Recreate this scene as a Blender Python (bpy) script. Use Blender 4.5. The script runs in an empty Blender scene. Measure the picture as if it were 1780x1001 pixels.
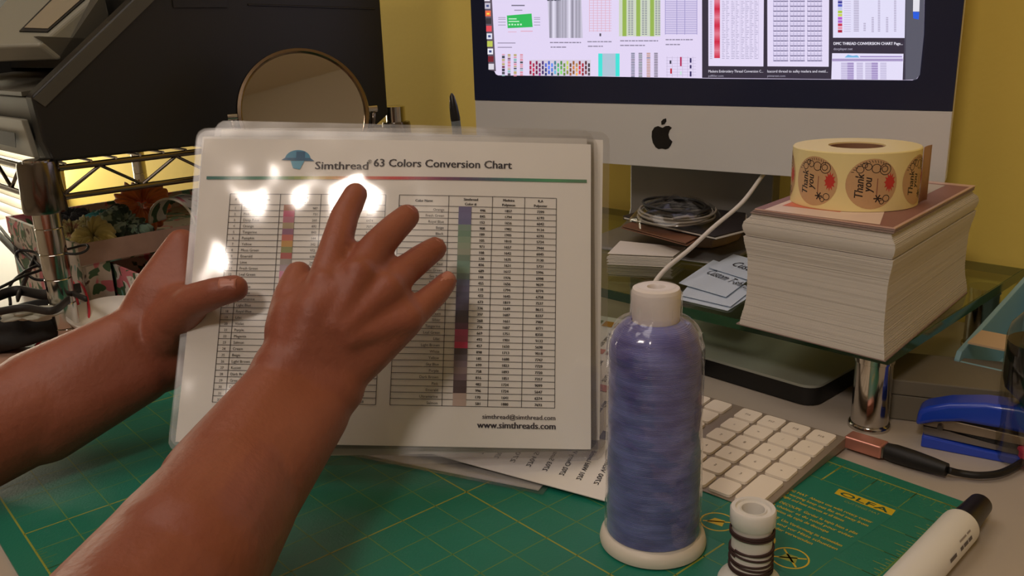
import bpy, bmesh, math, random
from mathutils import Vector, Matrix, noise
V = Vector
SC = bpy.context.scene
COL = SC.collection
# ---------------------------------------------------------------- camera
F, PITCH, ROLL, CH = 1522.08, .281442, -.0327728, .289552
fw = V((0, math.cos(PITCH), -math.sin(PITCH))); rt = V((1, 0, 0)); up = rt.cross(fw)
rt2 = rt*math.cos(ROLL) + up*math.sin(ROLL); up2 = up*math.cos(ROLL) - rt*math.sin(ROLL)
cam = bpy.data.cameras.new('camera'); co = bpy.data.objects.new('camera', cam); COL.objects.link(co)
cam.sensor_width = 36; cam.lens = F*36/1780; cam.clip_start = .01
mw = Matrix((rt2, up2, -fw)).transposed().to_4x4(); mw.translation = V((0, 0, CH)); co.matrix_world = mw
SC.camera = co
# ---------------------------------------------------------------- light, world, exposure
SC.view_settings.view_transform = 'Standard'; SC.view_settings.look = 'None'
SC.view_settings.gamma = 1; SC.view_settings.exposure = 0; SC.view_settings.use_curve_mapping = False
w = bpy.data.worlds.new('world'); SC.world = w; w.use_nodes = True
w.node_tree.nodes['Background'].inputs[0].default_value = (1, .93, .8, 1)
w.node_tree.nodes['Background'].inputs[1].default_value = .6
def area(name, loc, target, size, power, color, shape='DISK', size_y=None):
    l = bpy.data.lights.new(name, 'AREA'); l.shape = shape; l.size = size; l.energy = power; l.color = color
    if size_y: l.size_y = size_y
    o = bpy.data.objects.new(name, l); COL.objects.link(o); o.location = loc
    o.rotation_euler = (V(target)-V(loc)).to_track_quat('-Z', 'Y').to_euler(); return o
area('ceiling_lamp_light', (-.64, -1.02, 1.6), (-.1, .6, 0), .36, 11.5, (1, .86, .76))
area('room_fill_light', (-.5, .55, 1.62), (-.1, .95, .1), 1.0, 5.6, (1, .90, .84))  # added overhead fill without a visible source, lifts the back wall
E1 = V((.6947, -.7193, 0)); E2 = V((.7193, .6947, 0))       # along the back wall, towards the back wall
def EE(a, b, z=0.): return E1*a + E2*b + V((0, 0, z))
area('window_daylight', EE(-2.9, .5, .22), EE(-1.2, .45, .08), .9, 12, (1, .92, .70), 'RECTANGLE', .7)
# ---------------------------------------------------------------- helpers
def ray(x, y): return rt2*((x-890)/F) + up2*((500.5-y)/F) + fw
CO = V((0, 0, CH))
def Z(x, y, z): d = ray(x, y); return CO + d*((z-CH)/d.z)
def Y(x, y, yy): d = ray(x, y); return CO + d*(yy/d.y)
def PL(x, y, p, n): d = ray(x, y); return CO + d*((V(p)-CO).dot(n)/d.dot(n))
def lin(c): c = c/255.; return c/12.92 if c <= .04045 else ((c+.055)/1.055)**2.4
def C(r, g, b): return (lin(r), lin(g), lin(b), 1)
def tag(o, label=None, cat=None, group=None, kind=None):
    if label: o['label'] = label
    if cat: o['category'] = cat
    if group: o['group'] = group
    if kind: o['kind'] = kind
    return o
def thing(name, label, cat, loc=(0, 0, 0), group=None):
    o = bpy.data.objects.new(name, None); COL.objects.link(o); o.location = loc; o.empty_display_size = .02
    return tag(o, label, cat, group)
def wloc(o):
    l = V((0, 0, 0))
    while o: l = l + o.location; o = o.parent
    return l
class MB:
    def __init__(s): s.v = []; s.f = []; s.c = None
    def add(s, vs, fs):
        n = len(s.v); s.v += [V(p) for p in vs]; s.f += [tuple(i+n for i in f) for f in fs]; return s
    def box(s, o, a, b, c):      # corner o and three edge vectors
        o, a, b, c = V(o), V(a), V(b), V(c); P = [o, o+a, o+a+b, o+b]; P += [p+c for p in P]
        fs = [(0, 3, 2, 1), (4, 5, 6, 7), (0, 1, 5, 4), (1, 2, 6, 5), (2, 3, 7, 6), (3, 0, 4, 7)]
        if a.cross(b).dot(c) < 0: fs = [f[::-1] for f in fs]
        return s.add(P, fs)
    def ebox(s, a0, a1, b0, b1, z0, z1): return s.box(EE(a0, b0, z0), E1*(a1-a0), E2*(b1-b0), V((0, 0, z1-z0)))
    def prism(s, pts, d):        # planar outline swept by d
        pts = [V(p) for p in pts]; d = V(d); n = len(pts)
        nn = V((0, 0, 0))
        for i in range(n): nn += pts[i].cross(pts[(i+1) % n])
        if nn.dot(d) < 0: pts.reverse()
        vs = pts + [p+d for p in pts]
        return s.add(vs, [tuple(range(n))[::-1], tuple(range(n, 2*n))] + [(i, (i+1) % n, n+(i+1) % n, n+i) for i in range(n)])
    def tube(s, path, r, seg=10, cap=True):
        path = [V(p) for p in path]; n = len(path); rr = r if isinstance(r, (list, tuple)) else [r]*n
        t = (path[1]-path[0]).normalized(); x = t.orthogonal().normalized(); vs = []; fs = []
        for i, p in enumerate(path):
            t2 = (path[min(i+1, n-1)]-path[max(i-1, 0)])
            if t2.length > 1e-9: t2.normalize(); x = (t.rotation_difference(t2) @ x); t = t2
            yv = t.cross(x)
            for k in range(seg):
                a = 2*math.pi*k/seg; vs.append(p + (x*math.cos(a)+yv*math.sin(a))*rr[i])
        for i in range(n-1):
            for k in range(seg):
                k2 = (k+1) % seg; fs.append((i*seg+k, i*seg+k2, (i+1)*seg+k2, (i+1)*seg+k))
        if cap: fs += [tuple(range(seg))[::-1], tuple(range((n-1)*seg, n*seg))]
        return s.add(vs, fs)
    def lathe(s, c, prof, seg=48, axis=None):   # prof of (r, h)
        c = V(c); ax = V(axis).normalized() if axis else V((0, 0, 1)); x = ax.orthogonal().normalized(); yv = ax.cross(x)
        vs = []; fs = []; n = len(prof)
        for r, h in prof:
            for k in range(seg):
                a = 2*math.pi*k/seg; vs.append(c + ax*h + (x*math.cos(a)+yv*math.sin(a))*max(r, 1e-5))
        for i in range(n-1):
            for k in range(seg):
                k2 = (k+1) % seg; fs.append((i*seg+k, i*seg+k2, (i+1)*seg+k2, (i+1)*seg+k))
        return s.add(vs, fs)
    def grid(s, fn, nu, nv, closed_u=False, closed_v=False):
        vs = [fn(i/(nu if closed_u else nu-1.), j/(nv if closed_v else nv-1.)) for i in range(nu) for j in range(nv)]; fs = []
        for i in range(nu if closed_u else nu-1):
            for j in range(nv if closed_v else nv-1):
                i2 = (i+1) % nu; j2 = (j+1) % nv; fs.append((i*nv+j, i2*nv+j, i2*nv+j2, i*nv+j2))
        return s.add(vs, fs)
def obj(name, mb, m, parent=None, smooth=False, bevel=0, solid=0, label=None, kind=None, sub=0, seg=2):
    me = bpy.data.meshes.new(name); off = wloc(parent) if parent else V((0, 0, 0))
    me.from_pydata([p-off for p in mb.v], [], mb.f); me.validate(); 
    if mb.c:
        at = me.color_attributes.new('Col', 'FLOAT_COLOR', 'POINT')
        for i, c in enumerate(mb.c): at.data[i].color = c
    o = bpy.data.objects.new(name, me); COL.objects.link(o); me.materials.append(m)
    if parent: o.parent = parent
    if smooth:
        for p in me.polygons: p.use_smooth = True
        if smooth != 'all':
            bm = bmesh.new(); bm.from_mesh(me)
            for e in bm.edges:
                if len(e.link_faces) == 2 and e.calc_face_angle(0) > .7: e.smooth = False
            bm.to_mesh(me); bm.free()
    if solid: md = o.modifiers.new('s', 'SOLIDIFY'); md.thickness = solid; md.offset = 0
    if bevel: md = o.modifiers.new('b', 'BEVEL'); md.width = bevel; md.segments = seg; md.limit_method = 'ANGLE'
    if sub: md = o.modifiers.new('u', 'SUBSURF'); md.levels = sub; md.render_levels = sub
    tag(o, label=label, kind=kind); return o
def struct(name, mb, m, parent=None): return obj(name, mb, m, parent, kind='structure')
def arc(c, r, a0, a1, n, u, v): return [V(c)+V(u)*(r*math.cos(a0+(a1-a0)*i/n))+V(v)*(r*math.sin(a0+(a1-a0)*i/n)) for i in range(n+1)]
def spline(pts, n=12):
    pts = [V(p) for p in pts]; P = [pts[0]*2-pts[1]]+pts+[pts[-1]*2-pts[-2]]; out = []
    for i in range(1, len(P)-2):
        for k in range(n):
            t = k/n; a, b, c, d = P[i-1:i+3]
            out.append(.5*((2*b)+(c-a)*t+(2*a-5*b+4*c-d)*t*t+(3*b-a-3*c+d)*t**3))
    return out+[pts[-1]]
# ---------------------------------------------------------------- materials
MATS = {}
def mat(name, col, rough=.5, metal=0, bump=0, bscale=200, var=0, vscale=20, coat=0, spec=None, sss=0, trans=0, emit=0, sheen=0, stretch=None):
    if name in MATS: return MATS[name]
    m = bpy.data.materials.new(name); m.use_nodes = True; nt = m.node_tree; b = nt.nodes['Principled BSDF']
    b.inputs['Base Color'].default_value = col; b.inputs['Roughness'].default_value = rough; b.inputs['Metallic'].default_value = metal
    b.inputs['Coat Weight'].default_value = coat; b.inputs['Coat Roughness'].default_value = .08
    if spec is not None: b.inputs['Specular IOR Level'].default_value = spec
    if sss: b.inputs['Subsurface Weight'].default_value = sss; b.inputs['Subsurface Radius'].default_value = (.012, .005, .003); b.inputs['Subsurface Scale'].default_value = 1
    if trans: b.inputs['Transmission Weight'].default_value = trans
    if sheen: b.inputs['Sheen Weight'].default_value = sheen
    if emit: b.inputs['Emission Color'].default_value = col; b.inputs['Emission Strength'].default_value = emit
    tc = nt.nodes.new('ShaderNodeTexCoord'); mp = nt.nodes.new('ShaderNodeMapping'); nt.links.new(tc.outputs['Object'], mp.inputs[0])
    if stretch: mp.inputs['Scale'].default_value = stretch
    if var:
        n = nt.nodes.new('ShaderNodeTexNoise'); n.inputs['Scale'].default_value = vscale; n.inputs['Detail'].default_value = 4; nt.links.new(mp.outputs[0], n.inputs[0])
        mx = nt.nodes.new('ShaderNodeMix'); mx.data_type = 'RGBA'
        mx.inputs[6].default_value = tuple(c*(1-var) for c in col[:3])+(1,); mx.inputs[7].default_value = tuple(min(1, c*(1+var)) for c in col[:3])+(1,)
        nt.links.new(n.outputs[0], mx.inputs[0]); nt.links.new(mx.outputs[2], b.inputs['Base Color'])
    if bump:
        n = nt.nodes.new('ShaderNodeTexNoise'); n.inputs['Scale'].default_value = bscale; nt.links.new(mp.outputs[0], n.inputs[0])
        bp = nt.nodes.new('ShaderNodeBump'); bp.inputs['Strength'].default_value = bump; bp.inputs['Distance'].default_value = .002
        nt.links.new(n.outputs[0], bp.inputs['Height']); nt.links.new(bp.outputs[0], b.inputs['Normal'])
    MATS[name] = m; return m
def attr_mat(name, emission=False, rough=.5):
    m = bpy.data.materials.new(name); m.use_nodes = True; nt = m.node_tree; b = nt.nodes['Principled BSDF']
    a = nt.nodes.new('ShaderNodeAttribute'); a.attribute_name = 'Col'
    if emission:
        b.inputs['Base Color'].default_value = (.01, .01, .01, 1); nt.links.new(a.outputs['Color'], b.inputs['Emission Color']); b.inputs['Emission Strength'].default_value = 1.0
        b.inputs['Roughness'].default_value = .25
    else: nt.links.new(a.outputs['Color'], b.inputs['Base Color']); b.inputs['Roughness'].default_value = rough
    return m
def film_mat(name, tint, fac, rough, bscale, bstr, bdist=.003, gl=1.0):   # clear plastic film: see-through with a glossy skin
    m = bpy.data.materials.new(name); m.use_nodes = True; nt = m.node_tree; nt.nodes.clear()
    out = nt.nodes.new('ShaderNodeOutputMaterial'); mx = nt.nodes.new('ShaderNodeMixShader'); t = nt.nodes.new('ShaderNodeBsdfTransparent'); g = nt.nodes.new('ShaderNodeBsdfGlossy')
    t.inputs[0].default_value = tint; g.inputs['Roughness'].default_value = rough; g.inputs['Color'].default_value = (gl, gl, gl, 1)
    fr = nt.nodes.new('ShaderNodeLayerWeight'); fr.inputs[0].default_value = .5
    pw = nt.nodes.new('ShaderNodeMath'); pw.operation = 'POWER'; pw.inputs[1].default_value = 5
    ma = nt.nodes.new('ShaderNodeMath'); ma.operation = 'MULTIPLY_ADD'; ma.inputs[1].default_value = .9; ma.inputs[2].default_value = fac+.04; ma.use_clamp = True
    tc = nt.nodes.new('ShaderNodeTexCoord'); n = nt.nodes.new('ShaderNodeTexNoise'); n.inputs['Scale'].default_value = bscale; n.inputs['Detail'].default_value = 1
    bp = nt.nodes.new('ShaderNodeBump'); bp.inputs['Strength'].default_value = bstr; bp.inputs['Distance'].default_value = bdist
    L = nt.links.new
    L(tc.outputs['Object'], n.inputs[0]); L(n.outputs[0], bp.inputs['Height']); L(bp.outputs[0], g.inputs['Normal']); L(bp.outputs[0], fr.inputs['Normal'])
    L(fr.outputs['Facing'], pw.inputs[0]); L(pw.outputs[0], ma.inputs[0]); L(ma.outputs[0], mx.inputs[0]); L(t.outputs[0], mx.inputs[1]); L(g.outputs[0], mx.inputs[2]); L(mx.outputs[0], out.inputs[0])
    return m
PRINT = attr_mat('print_ink'); SCREEN = attr_mat('screen_glow', True); PRINTM = attr_mat('print_matte', rough=.8)
LAM = film_mat('laminate_film', (.98, .98, .98, 1), .03, .10, 17, .8, .006)
LAMEDGE = film_mat('laminate_margin', (.90, .90, .90, 1), .06, .35, 30, .4, .004, .8)
WRAP = film_mat('shrink_wrap', (.98, .98, .99, 1), .03, .16, 80, .8, .003)
chrome = mat('chrome', C(200, 195, 188), .12, 1); steel = mat('brushed_steel', C(150, 145, 140), .3, 1)
darksteel = mat('dark_chrome', C(120, 112, 104), .18, 1)
alu = mat('aluminium', C(224, 222, 220), .42, .15); alu_dark = mat('aluminium_stand', C(140, 138, 136), .4, .5)
black = mat('black_plastic', C(22, 21, 20), .45, bump=.05, bscale=900); blackgloss = mat('black_glass', C(42, 46, 70), .2, spec=.25)
paper = mat('paper', C(236, 232, 226), .7); papercard = mat('card_paper', C(222, 214, 204), .75, var=.04, vscale=60)
cream = mat('cream_plastic', C(226, 216, 200), .45); white_plastic = mat('white_plastic', C(232, 228, 220), .4)
# ---------------------------------------------------------------- flat print
_tc = {}
def tmesh(s):
    if s in _tc: return _tc[s]
    cu = bpy.data.curves.new('t', 'FONT'); cu.body = s; cu.size = 1; cu.resolution_u = 2
    o = bpy.data.objects.new('t', cu); COL.objects.link(o); me = o.to_mesh()
    vs = [(v.co.x, v.co.y) for v in me.vertices]; fs = [tuple(p.vertices) for p in me.polygons]
    o.to_mesh_clear(); bpy.data.objects.remove(o); bpy.data.curves.remove(cu)
    if not vs: vs = [(0, 0), (1, 0), (0, .1)]; fs = [(0, 1, 2)]
    x0 = min(v[0] for v in vs); x1 = max(v[0] for v in vs); _tc[s] = (vs, fs, x0, x1); return _tc[s]
class Print(MB):
    def __init__(s, fn, h=.0001): super().__init__(); s.fn = fn; s.h = h; s.c = []; s.k = 0
    def poly(s, pts, c, up=0):
        n = len(s.v); s.v += [s.fn(x, y, s.h*(1+up)) for x, y in pts]; s.c += [c]*len(pts); s.f.append(tuple(range(n, n+len(pts))))
    def rect(s, x0, y0, x1, y1, c, up=0, nx=1):
        for i in range(nx):
            a = x0+(x1-x0)*i/nx; b = x0+(x1-x0)*(i+1)/nx; s.poly([(a, y0), (b, y0), (b, y1), (a, y1)], c, up)
    def line(s, x0, y0, x1, y1, w, c, up=0, n=1):
        l = math.hypot(x1-x0, y1-y0) or 1; nx, ny = -(y1-y0)/l*w/2, (x1-x0)/l*w/2
        for i in range(n):
            a, b = i/n, (i+1)/n; ax, ay, bx, by = x0+(x1-x0)*a, y0+(y1-y0)*a, x0+(x1-x0)*b, y0+(y1-y0)*b
            s.poly([(ax+nx, ay+ny), (bx+nx, by+ny), (bx-nx, by-ny), (ax-nx, ay-ny)], c, up)
    def ring(s, x, y, r, w, c, up=0, n=28, sy=1):
        for i in range(n):
            a, b = 2*math.pi*i/n, 2*math.pi*(i+1)/n
            s.poly([(x+r*math.cos(a), y+sy*r*math.sin(a)), (x+r*math.cos(b), y+sy*r*math.sin(b)), (x+(r-w)*math.cos(b), y+sy*(r-w)*math.sin(b)), (x+(r-w)*math.cos(a), y+sy*(r-w)*math.sin(a))], c, up)
    def disc(s, x, y, r, c, up=0, n=28, rings=1):
        if rings > 1:
            for k in range(rings): s.ring(x, y, r*(k+1)/rings, r/rings*.9999, c, up, n)
        else: s.poly([(x+r*math.cos(2*math.pi*i/n), y+r*math.sin(2*math.pi*i/n)) for i in range(n)], c, up)
    def text(s, t, x, y, size, c, up=0, width=None, align='l', rot=0, shear=0, bold=0):
        vs, fs, x0, x1 = tmesh(t); k = size; kx = width/(x1-x0) if width else k
        tw = (x1-x0)*kx; ox = {'l': 0, 'c': -tw/2, 'r': -tw}[align]; cr, sr = math.cos(rot), math.sin(rot)
        for db in ([0, bold] if bold else [0]):
            n = len(s.v)
            for vx, vy in vs:
                px, py = (vx-x0)*kx+ox+vy*k*shear+db, vy*k; s.v.append(s.fn(x+px*cr-py*sr, y+px*sr+py*cr, s.h*(1+up)+db*.01))
            s.c += [c]*len(vs); s.f += [tuple(i+n for i in f) for f in fs]
def W(c): return C(c, c, c)
INK = C(40, 38, 44)

# ================================================================ THE SETTING
wallm = mat('yellow_wall_paint', C(234, 206, 100), .75, bump=.15, bscale=120, var=.04, vscale=3)
ceil = mat('ceiling_white', C(225, 215, 200), .9); floorm = mat('floor_wood', C(120, 85, 60), .5, var=.2, vscale=6)
WB = .90
win = (-4.15, -3.02, -.5, 1.25)
a0, a1, b0, zf, zc = -4.5, 1.5, -2.2, -.74, 1.7
wb = MB(); T = .08
wb.ebox(a0, win[0], WB, WB+T, zf, zc); wb.ebox(win[1], a1, WB, WB+T, zf, zc); wb.ebox(win[0], win[1], WB, WB+T, zf, win[2]); wb.ebox(win[0], win[1], WB, WB+T, win[3], zc)
struct('wall_back', wb, wallm)
plain = mat('plain_wall_paint', C(206, 198, 190), .85)
struct('wall_right', MB().ebox(a1, a1+T, b0, WB+T, zf, zc), plain)
struct('wall_left', MB().ebox(a0-T, a0, b0, WB+T, zf, zc), plain)
struct('wall_front', MB().ebox(a0-T, a1+T, b0-T, b0, zf, zc), plain)
struct('floor', MB().ebox(a0-T, a1+T, b0-T, WB+T, zf-T, zf), floorm)
struct('ceiling', MB().ebox(a0-T, a1+T, b0-T, WB+T, zc, zc+T), ceil)
trimw = mat('white_trim', C(236, 230, 212), .45)
wf = MB()
for x in (win[0], win[1]-.05): wf.ebox(x-.04 if x == win[0] else x, x+.05 if x == win[0] else x+.09, WB-.025, WB+.04, win[2]-.05, win[3]+.05)
wf.ebox(win[0], win[1], WB-.025, WB+.04, win[3]-.02, win[3]+.06); wf.ebox(win[0]-.04, win[1]+.04, WB-.05, WB+.04, win[2]-.06, win[2])
wf.ebox((win[0]+win[1])/2-.02, (win[0]+win[1])/2+.02, WB+.03, WB+.06, win[2], win[3])
struct('window_1', wf, trimw)
wroot = bpy.data.objects['window_1']
pane = mat('overcast_daylight', C(255, 250, 235), emit=4.5)
obj('window_pane', MB().ebox(win[0], win[1], WB+.06, WB+.065, win[2], win[3]), pane, wroot)
slatm = mat('blind_slat', C(245, 240, 226), .6)
z = win[2]+.04
sme = None
while z < win[3]-.06:
    m_ = MB().box(EE(win[0]+.06, WB-.02, 0), E1*(win[1]-win[0]-.13), E2*.03+V((0, 0, .022)), V((0, 0, .002)))
    if sme is None: so = obj('slat', m_, slatm, wroot); sme = so; so.location.z = z
    else:
        so = sme.copy(); COL.objects.link(so); so.location.z = z
    z += .036
# desk
deskm = mat('desk_laminate', C(186, 174, 160), .42, var=.03, vscale=8)
desk = thing('desk', 'pale laminate desk top under the green cutting mat and shelf legs', 'desk', EE(-.6, .3, zf))
obj('desk_top', MB().ebox(-1.75, 1.2, -.12, WB-.004, -.03, 0), deskm, desk)
for x in (-1.65, 1.1):
    for y in (-.06, .8): obj('leg', MB().ebox(x-.025, x+.025, y-.025, y+.025, zf, -.03), steel, desk)

# ================================================================ IMAC
ML = V((-.037, 1.08, 0)); MR = V((.381, .757, 0)); MU = (MR-ML).normalized(); MN = V((MU.y, -MU.x, 0))   # MN towards camera
if MN.y > 0: MN = -MN
zb, zt = .1495, .535; zchin = .2150
comp = thing('desktop_computer', 'large all-in-one desktop computer with black bezel and silver chin', 'computer', (ML+MR)/2+V((0, 0, .066)))
W_ = (MR-ML).length
def mq(u, z, d=0): return ML+MU*u+V((0, 0, z))+MN*d
def rr(u0, u1, z0, z1, r, d, n=5, bottom=True, top=True):
    pts = []
    for cu, cz, s, ok in ((u1-r, z0+r, -90, bottom), (u1-r, z1-r, 0, top), (u0+r, z1-r, 90, top), (u0+r, z0+r, 180, bottom)):
        if ok:
            for i in range(n+1): a = math.radians(s+90*i/n); pts.append(mq(cu+r*math.cos(a), cz+r*math.sin(a), d))
        else: pts.append(mq(cu+(r if cu > u0+r+1e-6 else -r), cz+(r if cz > z0+r+1e-6 else -r), d))
    return pts
obj('housing', MB().prism(rr(0, W_, zb, zt, .008, -.0065), -MN*.0), alu, comp) if False else None
obj('housing', MB().prism(rr(0, W_, zb, zt, .008, -.006), MN*.005), alu, comp)
bk = MB()   # domed back
def dome(u, v):
    a = (u-.5)*2; b = (v-.5)*2; return mq(W_*(.5+a*.498), zb+(zt-zb)*(.5+b*.498), -.0062-.030*(1-a**4)*(1-b**4)**1)
bk.grid(dome, 25, 21); obj('back_shell', bk, alu, comp, smooth='all')
obj('bezel_glass', MB().prism(rr(0, W_, zchin, zt, .008, -.001, bottom=False), MN*.0018), blackgloss, comp, label='black glass bezel')
obj('chin', MB().prism(rr(0, W_, zb, zchin-.0003, .006, -.001, top=False), MN*.0014), alu, comp, label='silver aluminium chin', bevel=.0004)
st = MB(); uc = W_/2; hw = .086
prof = [(-.028, .262), (-.040, .25), (-.054, .20), (-.062, .14), (-.062, .088), (-.056, .0755), (-.04, .0705), (.055, .0698), (.058, .0675), (.056, .0662), (-.062, .0662), (-.078, .075), (-.083, .09), (-.083, .14), (-.074, .20), (-.052, .262)]
st.prism([mq(uc-hw, z, d-.002) for d, z in prof], MU*2*hw)
obj('stand', st, alu_dark, comp, bevel=.002, smooth=True)
# logo
fp = lambda x, y, h: PL(x, y, mq(0, 0, .0004+h), MN)
lg = Print(fp, .0002); LC = C(16, 15, 18)
P_ = [(1152, 222), (1157, 219), (1163, 218.5), (1168, 222), (1164, 227), (1162, 234), (1164, 241), (1169, 246), (1166, 253), (1162, 258), (1157, 259.5), (1151, 258), (1145, 259), (1140, 256), (1135, 248), (1133, 238), (1133.5, 228), (1138, 221), (1144, 219), (1149, 221)]
lgm = MB(); lgm.prism([fp(x, y, 0) for x, y in P_], MN*.0004)
lf = [(1150, 217), (1149.5, 211), (1153, 207), (1158, 205.5), (1158.5, 211), (1155, 216)]
lgm.prism([fp(x, y, 0) for x, y in lf], MN*.0004)
obj('logo', lgm, mat('logo_black', C(16, 15, 18), .25), bpy.data.objects['chin'])
# screen
ps = lambda x, y, h: PL(x, y, mq(0, 0, .0011+h), MN)
sc = Print(ps, .0001); rnd = random.Random(4)
sc.poly([(838, -260), (1612, -300), (1606, 60), (1600, 118), (1598, 131), (1594, 137), (1586, 139.5), (1240, 136.5), (1050, 133), (866, 131), (862, 129), (859.5, 124), (838, -60)], C(226, 214, 244))
sc.poly([(838, -60), (852, -60), (862, 124), (850, 122)], C(96, 84, 98), 1)     # dock
yy = -6
for i, c in enumerate([C(232, 226, 240), C(200, 195, 210), C(238, 110, 70), C(60, 55, 60), C(230, 80, 90), C(225, 225, 240), C(190, 200, 90), C(235, 235, 245), C(120, 40, 50), C(220, 215, 225)]):
    y0 = -8+i*13.2; x0 = 842.5+(y0)*.06
    sc.rect(x0, y0, x0+9.5, y0+10, c, 2)
    if i in (0, 1, 5, 7): sc.rect(x0+2.5, y0+3, x0+7, y0+7, C(70, 80, 130), 3)
    if i == 2: sc.rect(x0+2.5, y0+4, x0+7, y0+7, C(250, 220, 80), 3)
# page thumbs, upper row
tx = C(150, 140, 165)
sc.poly([(881, 27), (924, 23.5), (926, 47), (882.5, 49)], C(52, 186, 90), 1)
sc.rect(889, 8.5, 912, 10.5, C(110, 105, 125), 1); sc.rect(894, 17, 908, 18.5, tx, 1)
for y in (30, 33, 38, 43): sc.rect(866, y, 879, y+1, tx, 1); sc.rect(928, y, 939, y+1, tx, 1)
for y in (32, 36.5): sc.rect(884, y, 898+(y-32), y+1.6, C(210, 245, 215), 2)
for k in range(5): sc.rect(884+k*5, 41+rnd.random()*2, 887+k*5, 44, C(200, 240, 205), 2)
sc.rect(883, 55, 898, 56, C(225, 170, 190), 1); sc.rect(905, 53.5, 926, 55, C(225, 170, 190), 1)
sc.rect(865, 74, 896, 75.5, tx, 1); sc.rect(865, 81.5, 890, 83, tx, 1)
sc.poly([(951, -20), (1010, -20), (1013, 66), (955, 66)], C(200, 195, 215), 1); sc.rect(951, -2, 975, 1.5, C(70, 70, 90), 2)
for x, g in ((955, 150), (961, 225), (967, 150), (971, 170), (976, 170), (981, 170), (988, 225), (993, 150), (1000, 165), (1005, 165)): sc.rect(x, 0, x+(4 if g < 200 else 3), 66, C(g, g-4, g+14), 2)
def lines(x0, y0, x1, y1, dy, c, hgt=.8, cols=None, cw=.9, up=1, skew=0):
    y = y0
    while y < y1: sc.rect(x0, y, x1, y+hgt, c, up); y += dy
    for x in (cols or []): sc.rect(x, y0, x+cw, y1, c, up)
lines(1024, -4, 1063, 55, 4.4, C(222, 176, 196), .9, range(1024, 1066, 7)); sc.rect(1042, 58, 1045, 63, C(80, 75, 90), 1)
sc.rect(1076, -10, 1148, 63, C(206, 214, 196), 1)
for x in (1082, 1106, 1130): sc.rect(x, -10, x+7, 63, C(150, 180, 84), 2)
for x in (1092, 1097, 1116, 1121, 1139, 1144):
    for y in range(-4, 62, 3): sc.rect(x, y, x+3.6, y+1.4, C(120, 122, 140), 2)
lines(1156, -4, 1211, 60, 3.1, C(150, 142, 196), 1.1, (1156, 1176, 1190, 1211)); 
for i in range(26): sc.rect(1158+rnd.random()*40, rnd.random()*58, 1175+rnd.random()*35, 0+rnd.random()*58, C(190, 184, 226), 0.5) if False else None
for x0, x1, y in ((956, 1010, 73), (957, 984, 81), (1021, 1063, 71.5), (1022, 1048, 79.5), (1078, 1144, 70), (1078, 1121, 78), (1157, 1205, 68), (1157, 1182, 76.5)): 
    x = x0
    while x < x1: q = min(x1, x+3+rnd.random()*6); sc.rect(x, y, q, y+1.9, C(140, 132, 155), 1); x = q+1
# lower row
for k, x in enumerate((872.5, 882.5, 893, 904)):
    y = 94
    while y < 131: h = 1+rnd.random()*4; sc.rect(x, y, x+5, y+h, rnd.choice([C(60, 60, 75), C(120, 60, 80), C(190, 170, 120), C(220, 150, 165), C(150, 190, 190)][k:] + [C(80, 80, 90)]), 1); y += h+1
hues = [(214, 40, 92), (222, 60, 100), (206, 40, 110), (150, 60, 130), (100, 70, 150), (70, 90, 190), (80, 110, 220), (90, 130, 220), (90, 160, 190), (90, 190, 120), (120, 200, 100), (150, 210, 90), (190, 200, 90), (150, 90, 60), (230, 140, 70), (240, 180, 100), (200, 50, 60), (180, 40, 60), (120, 60, 70), (90, 80, 90)]
sc.rect(920, 104, 1027, 131.5, C(214, 204, 222), 1)
for i, hc in enumerate(hues):
    x = 920+i*5.35; y = 106+(i % 2)*4
    while y < 130: k = .5+rnd.random()*.7; sc.rect(x+.5, y, x+3.8, min(131.5, y+6.5), C(*[min(255, int(c*k)) for c in hc]), 2); y += 8.2
sc.rect(1040, 93, 1077, 132.5, C(176, 196, 214), 1); sc.rect(1040, 93, 1047, 132.6, C(66, 226, 216), 2); sc.rect(1070, 93, 1077, 132.8, C(66, 226, 216), 2)
for x, cc in ((1097, C(40, 70, 90)), (1110, C(40, 90, 60)), (1124, C(180, 120, 60)), (1137, C(60, 50, 60))):
    y = 92
    while y < 133: sc.rect(x, y, x+6.5, y+1.3, cc if rnd.random() > .25 else C(60, 60, 70), 1); y += 2.7
for x in range(1159, 1210, 9):
    sc.rect(x, 98, x+.7, 134, C(196, 184, 214), 1)
for y in range(100, 133, 5): sc.rect(1158, y, 1210, y+.6, C(196, 184, 214), 1)
for x, y, h, c in ((1164, 105, 6, C(50, 50, 70)), (1165, 119, 9, C(190, 40, 60)), (1182, 99, 16, C(180, 40, 90)), (1199, 101, 8, C(40, 30, 90)), (1199, 113, 6, C(40, 30, 90)), (1199, 124, 9, C(40, 30, 90)), (1182, 124, 6, C(200, 230, 220))): sc.rect(x, y, x+3, y+h, c, 2)
# dark gallery panel
sc.poly([(1220, -300), (1577, -290), (1574, 139), (1220.5, 135.4)], C(52, 46, 62), 1)
sc.poly([(1571, -300), (1611, -300), (1606, 60), (1599, 130), (1592, 138.5), (1572, 139)], C(88, 88, 102), 1)
sc.poly([(1588, -40), (1600, -40), (1598, 20), (1587, 20)], C(226, 224, 234), 2); sc.poly([(1587, 20), (1598, 21), (1597, 34), (1587.5, 32)], C(40, 92, 220), 3)
def page(x0, x1, y1, sk=0): sc.poly([(x0-.6, -200), (x1+2, -200), (x1, y1), (x0, y1-.8)], C(228, 218, 246), 2)
page(1231.5, 1327, 115.5); page(1334, 1440.5, 116)
sc.poly([(1447, -200), (1577, -200), (1572.5, 66), (1448, 65.5)], C(226, 222, 248), 2); sc.poly([(1446.5, 92.5), (1570.5, 93.5), (1569, 139), (1445, 138)], C(228, 222, 248), 2)
y = -4
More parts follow.
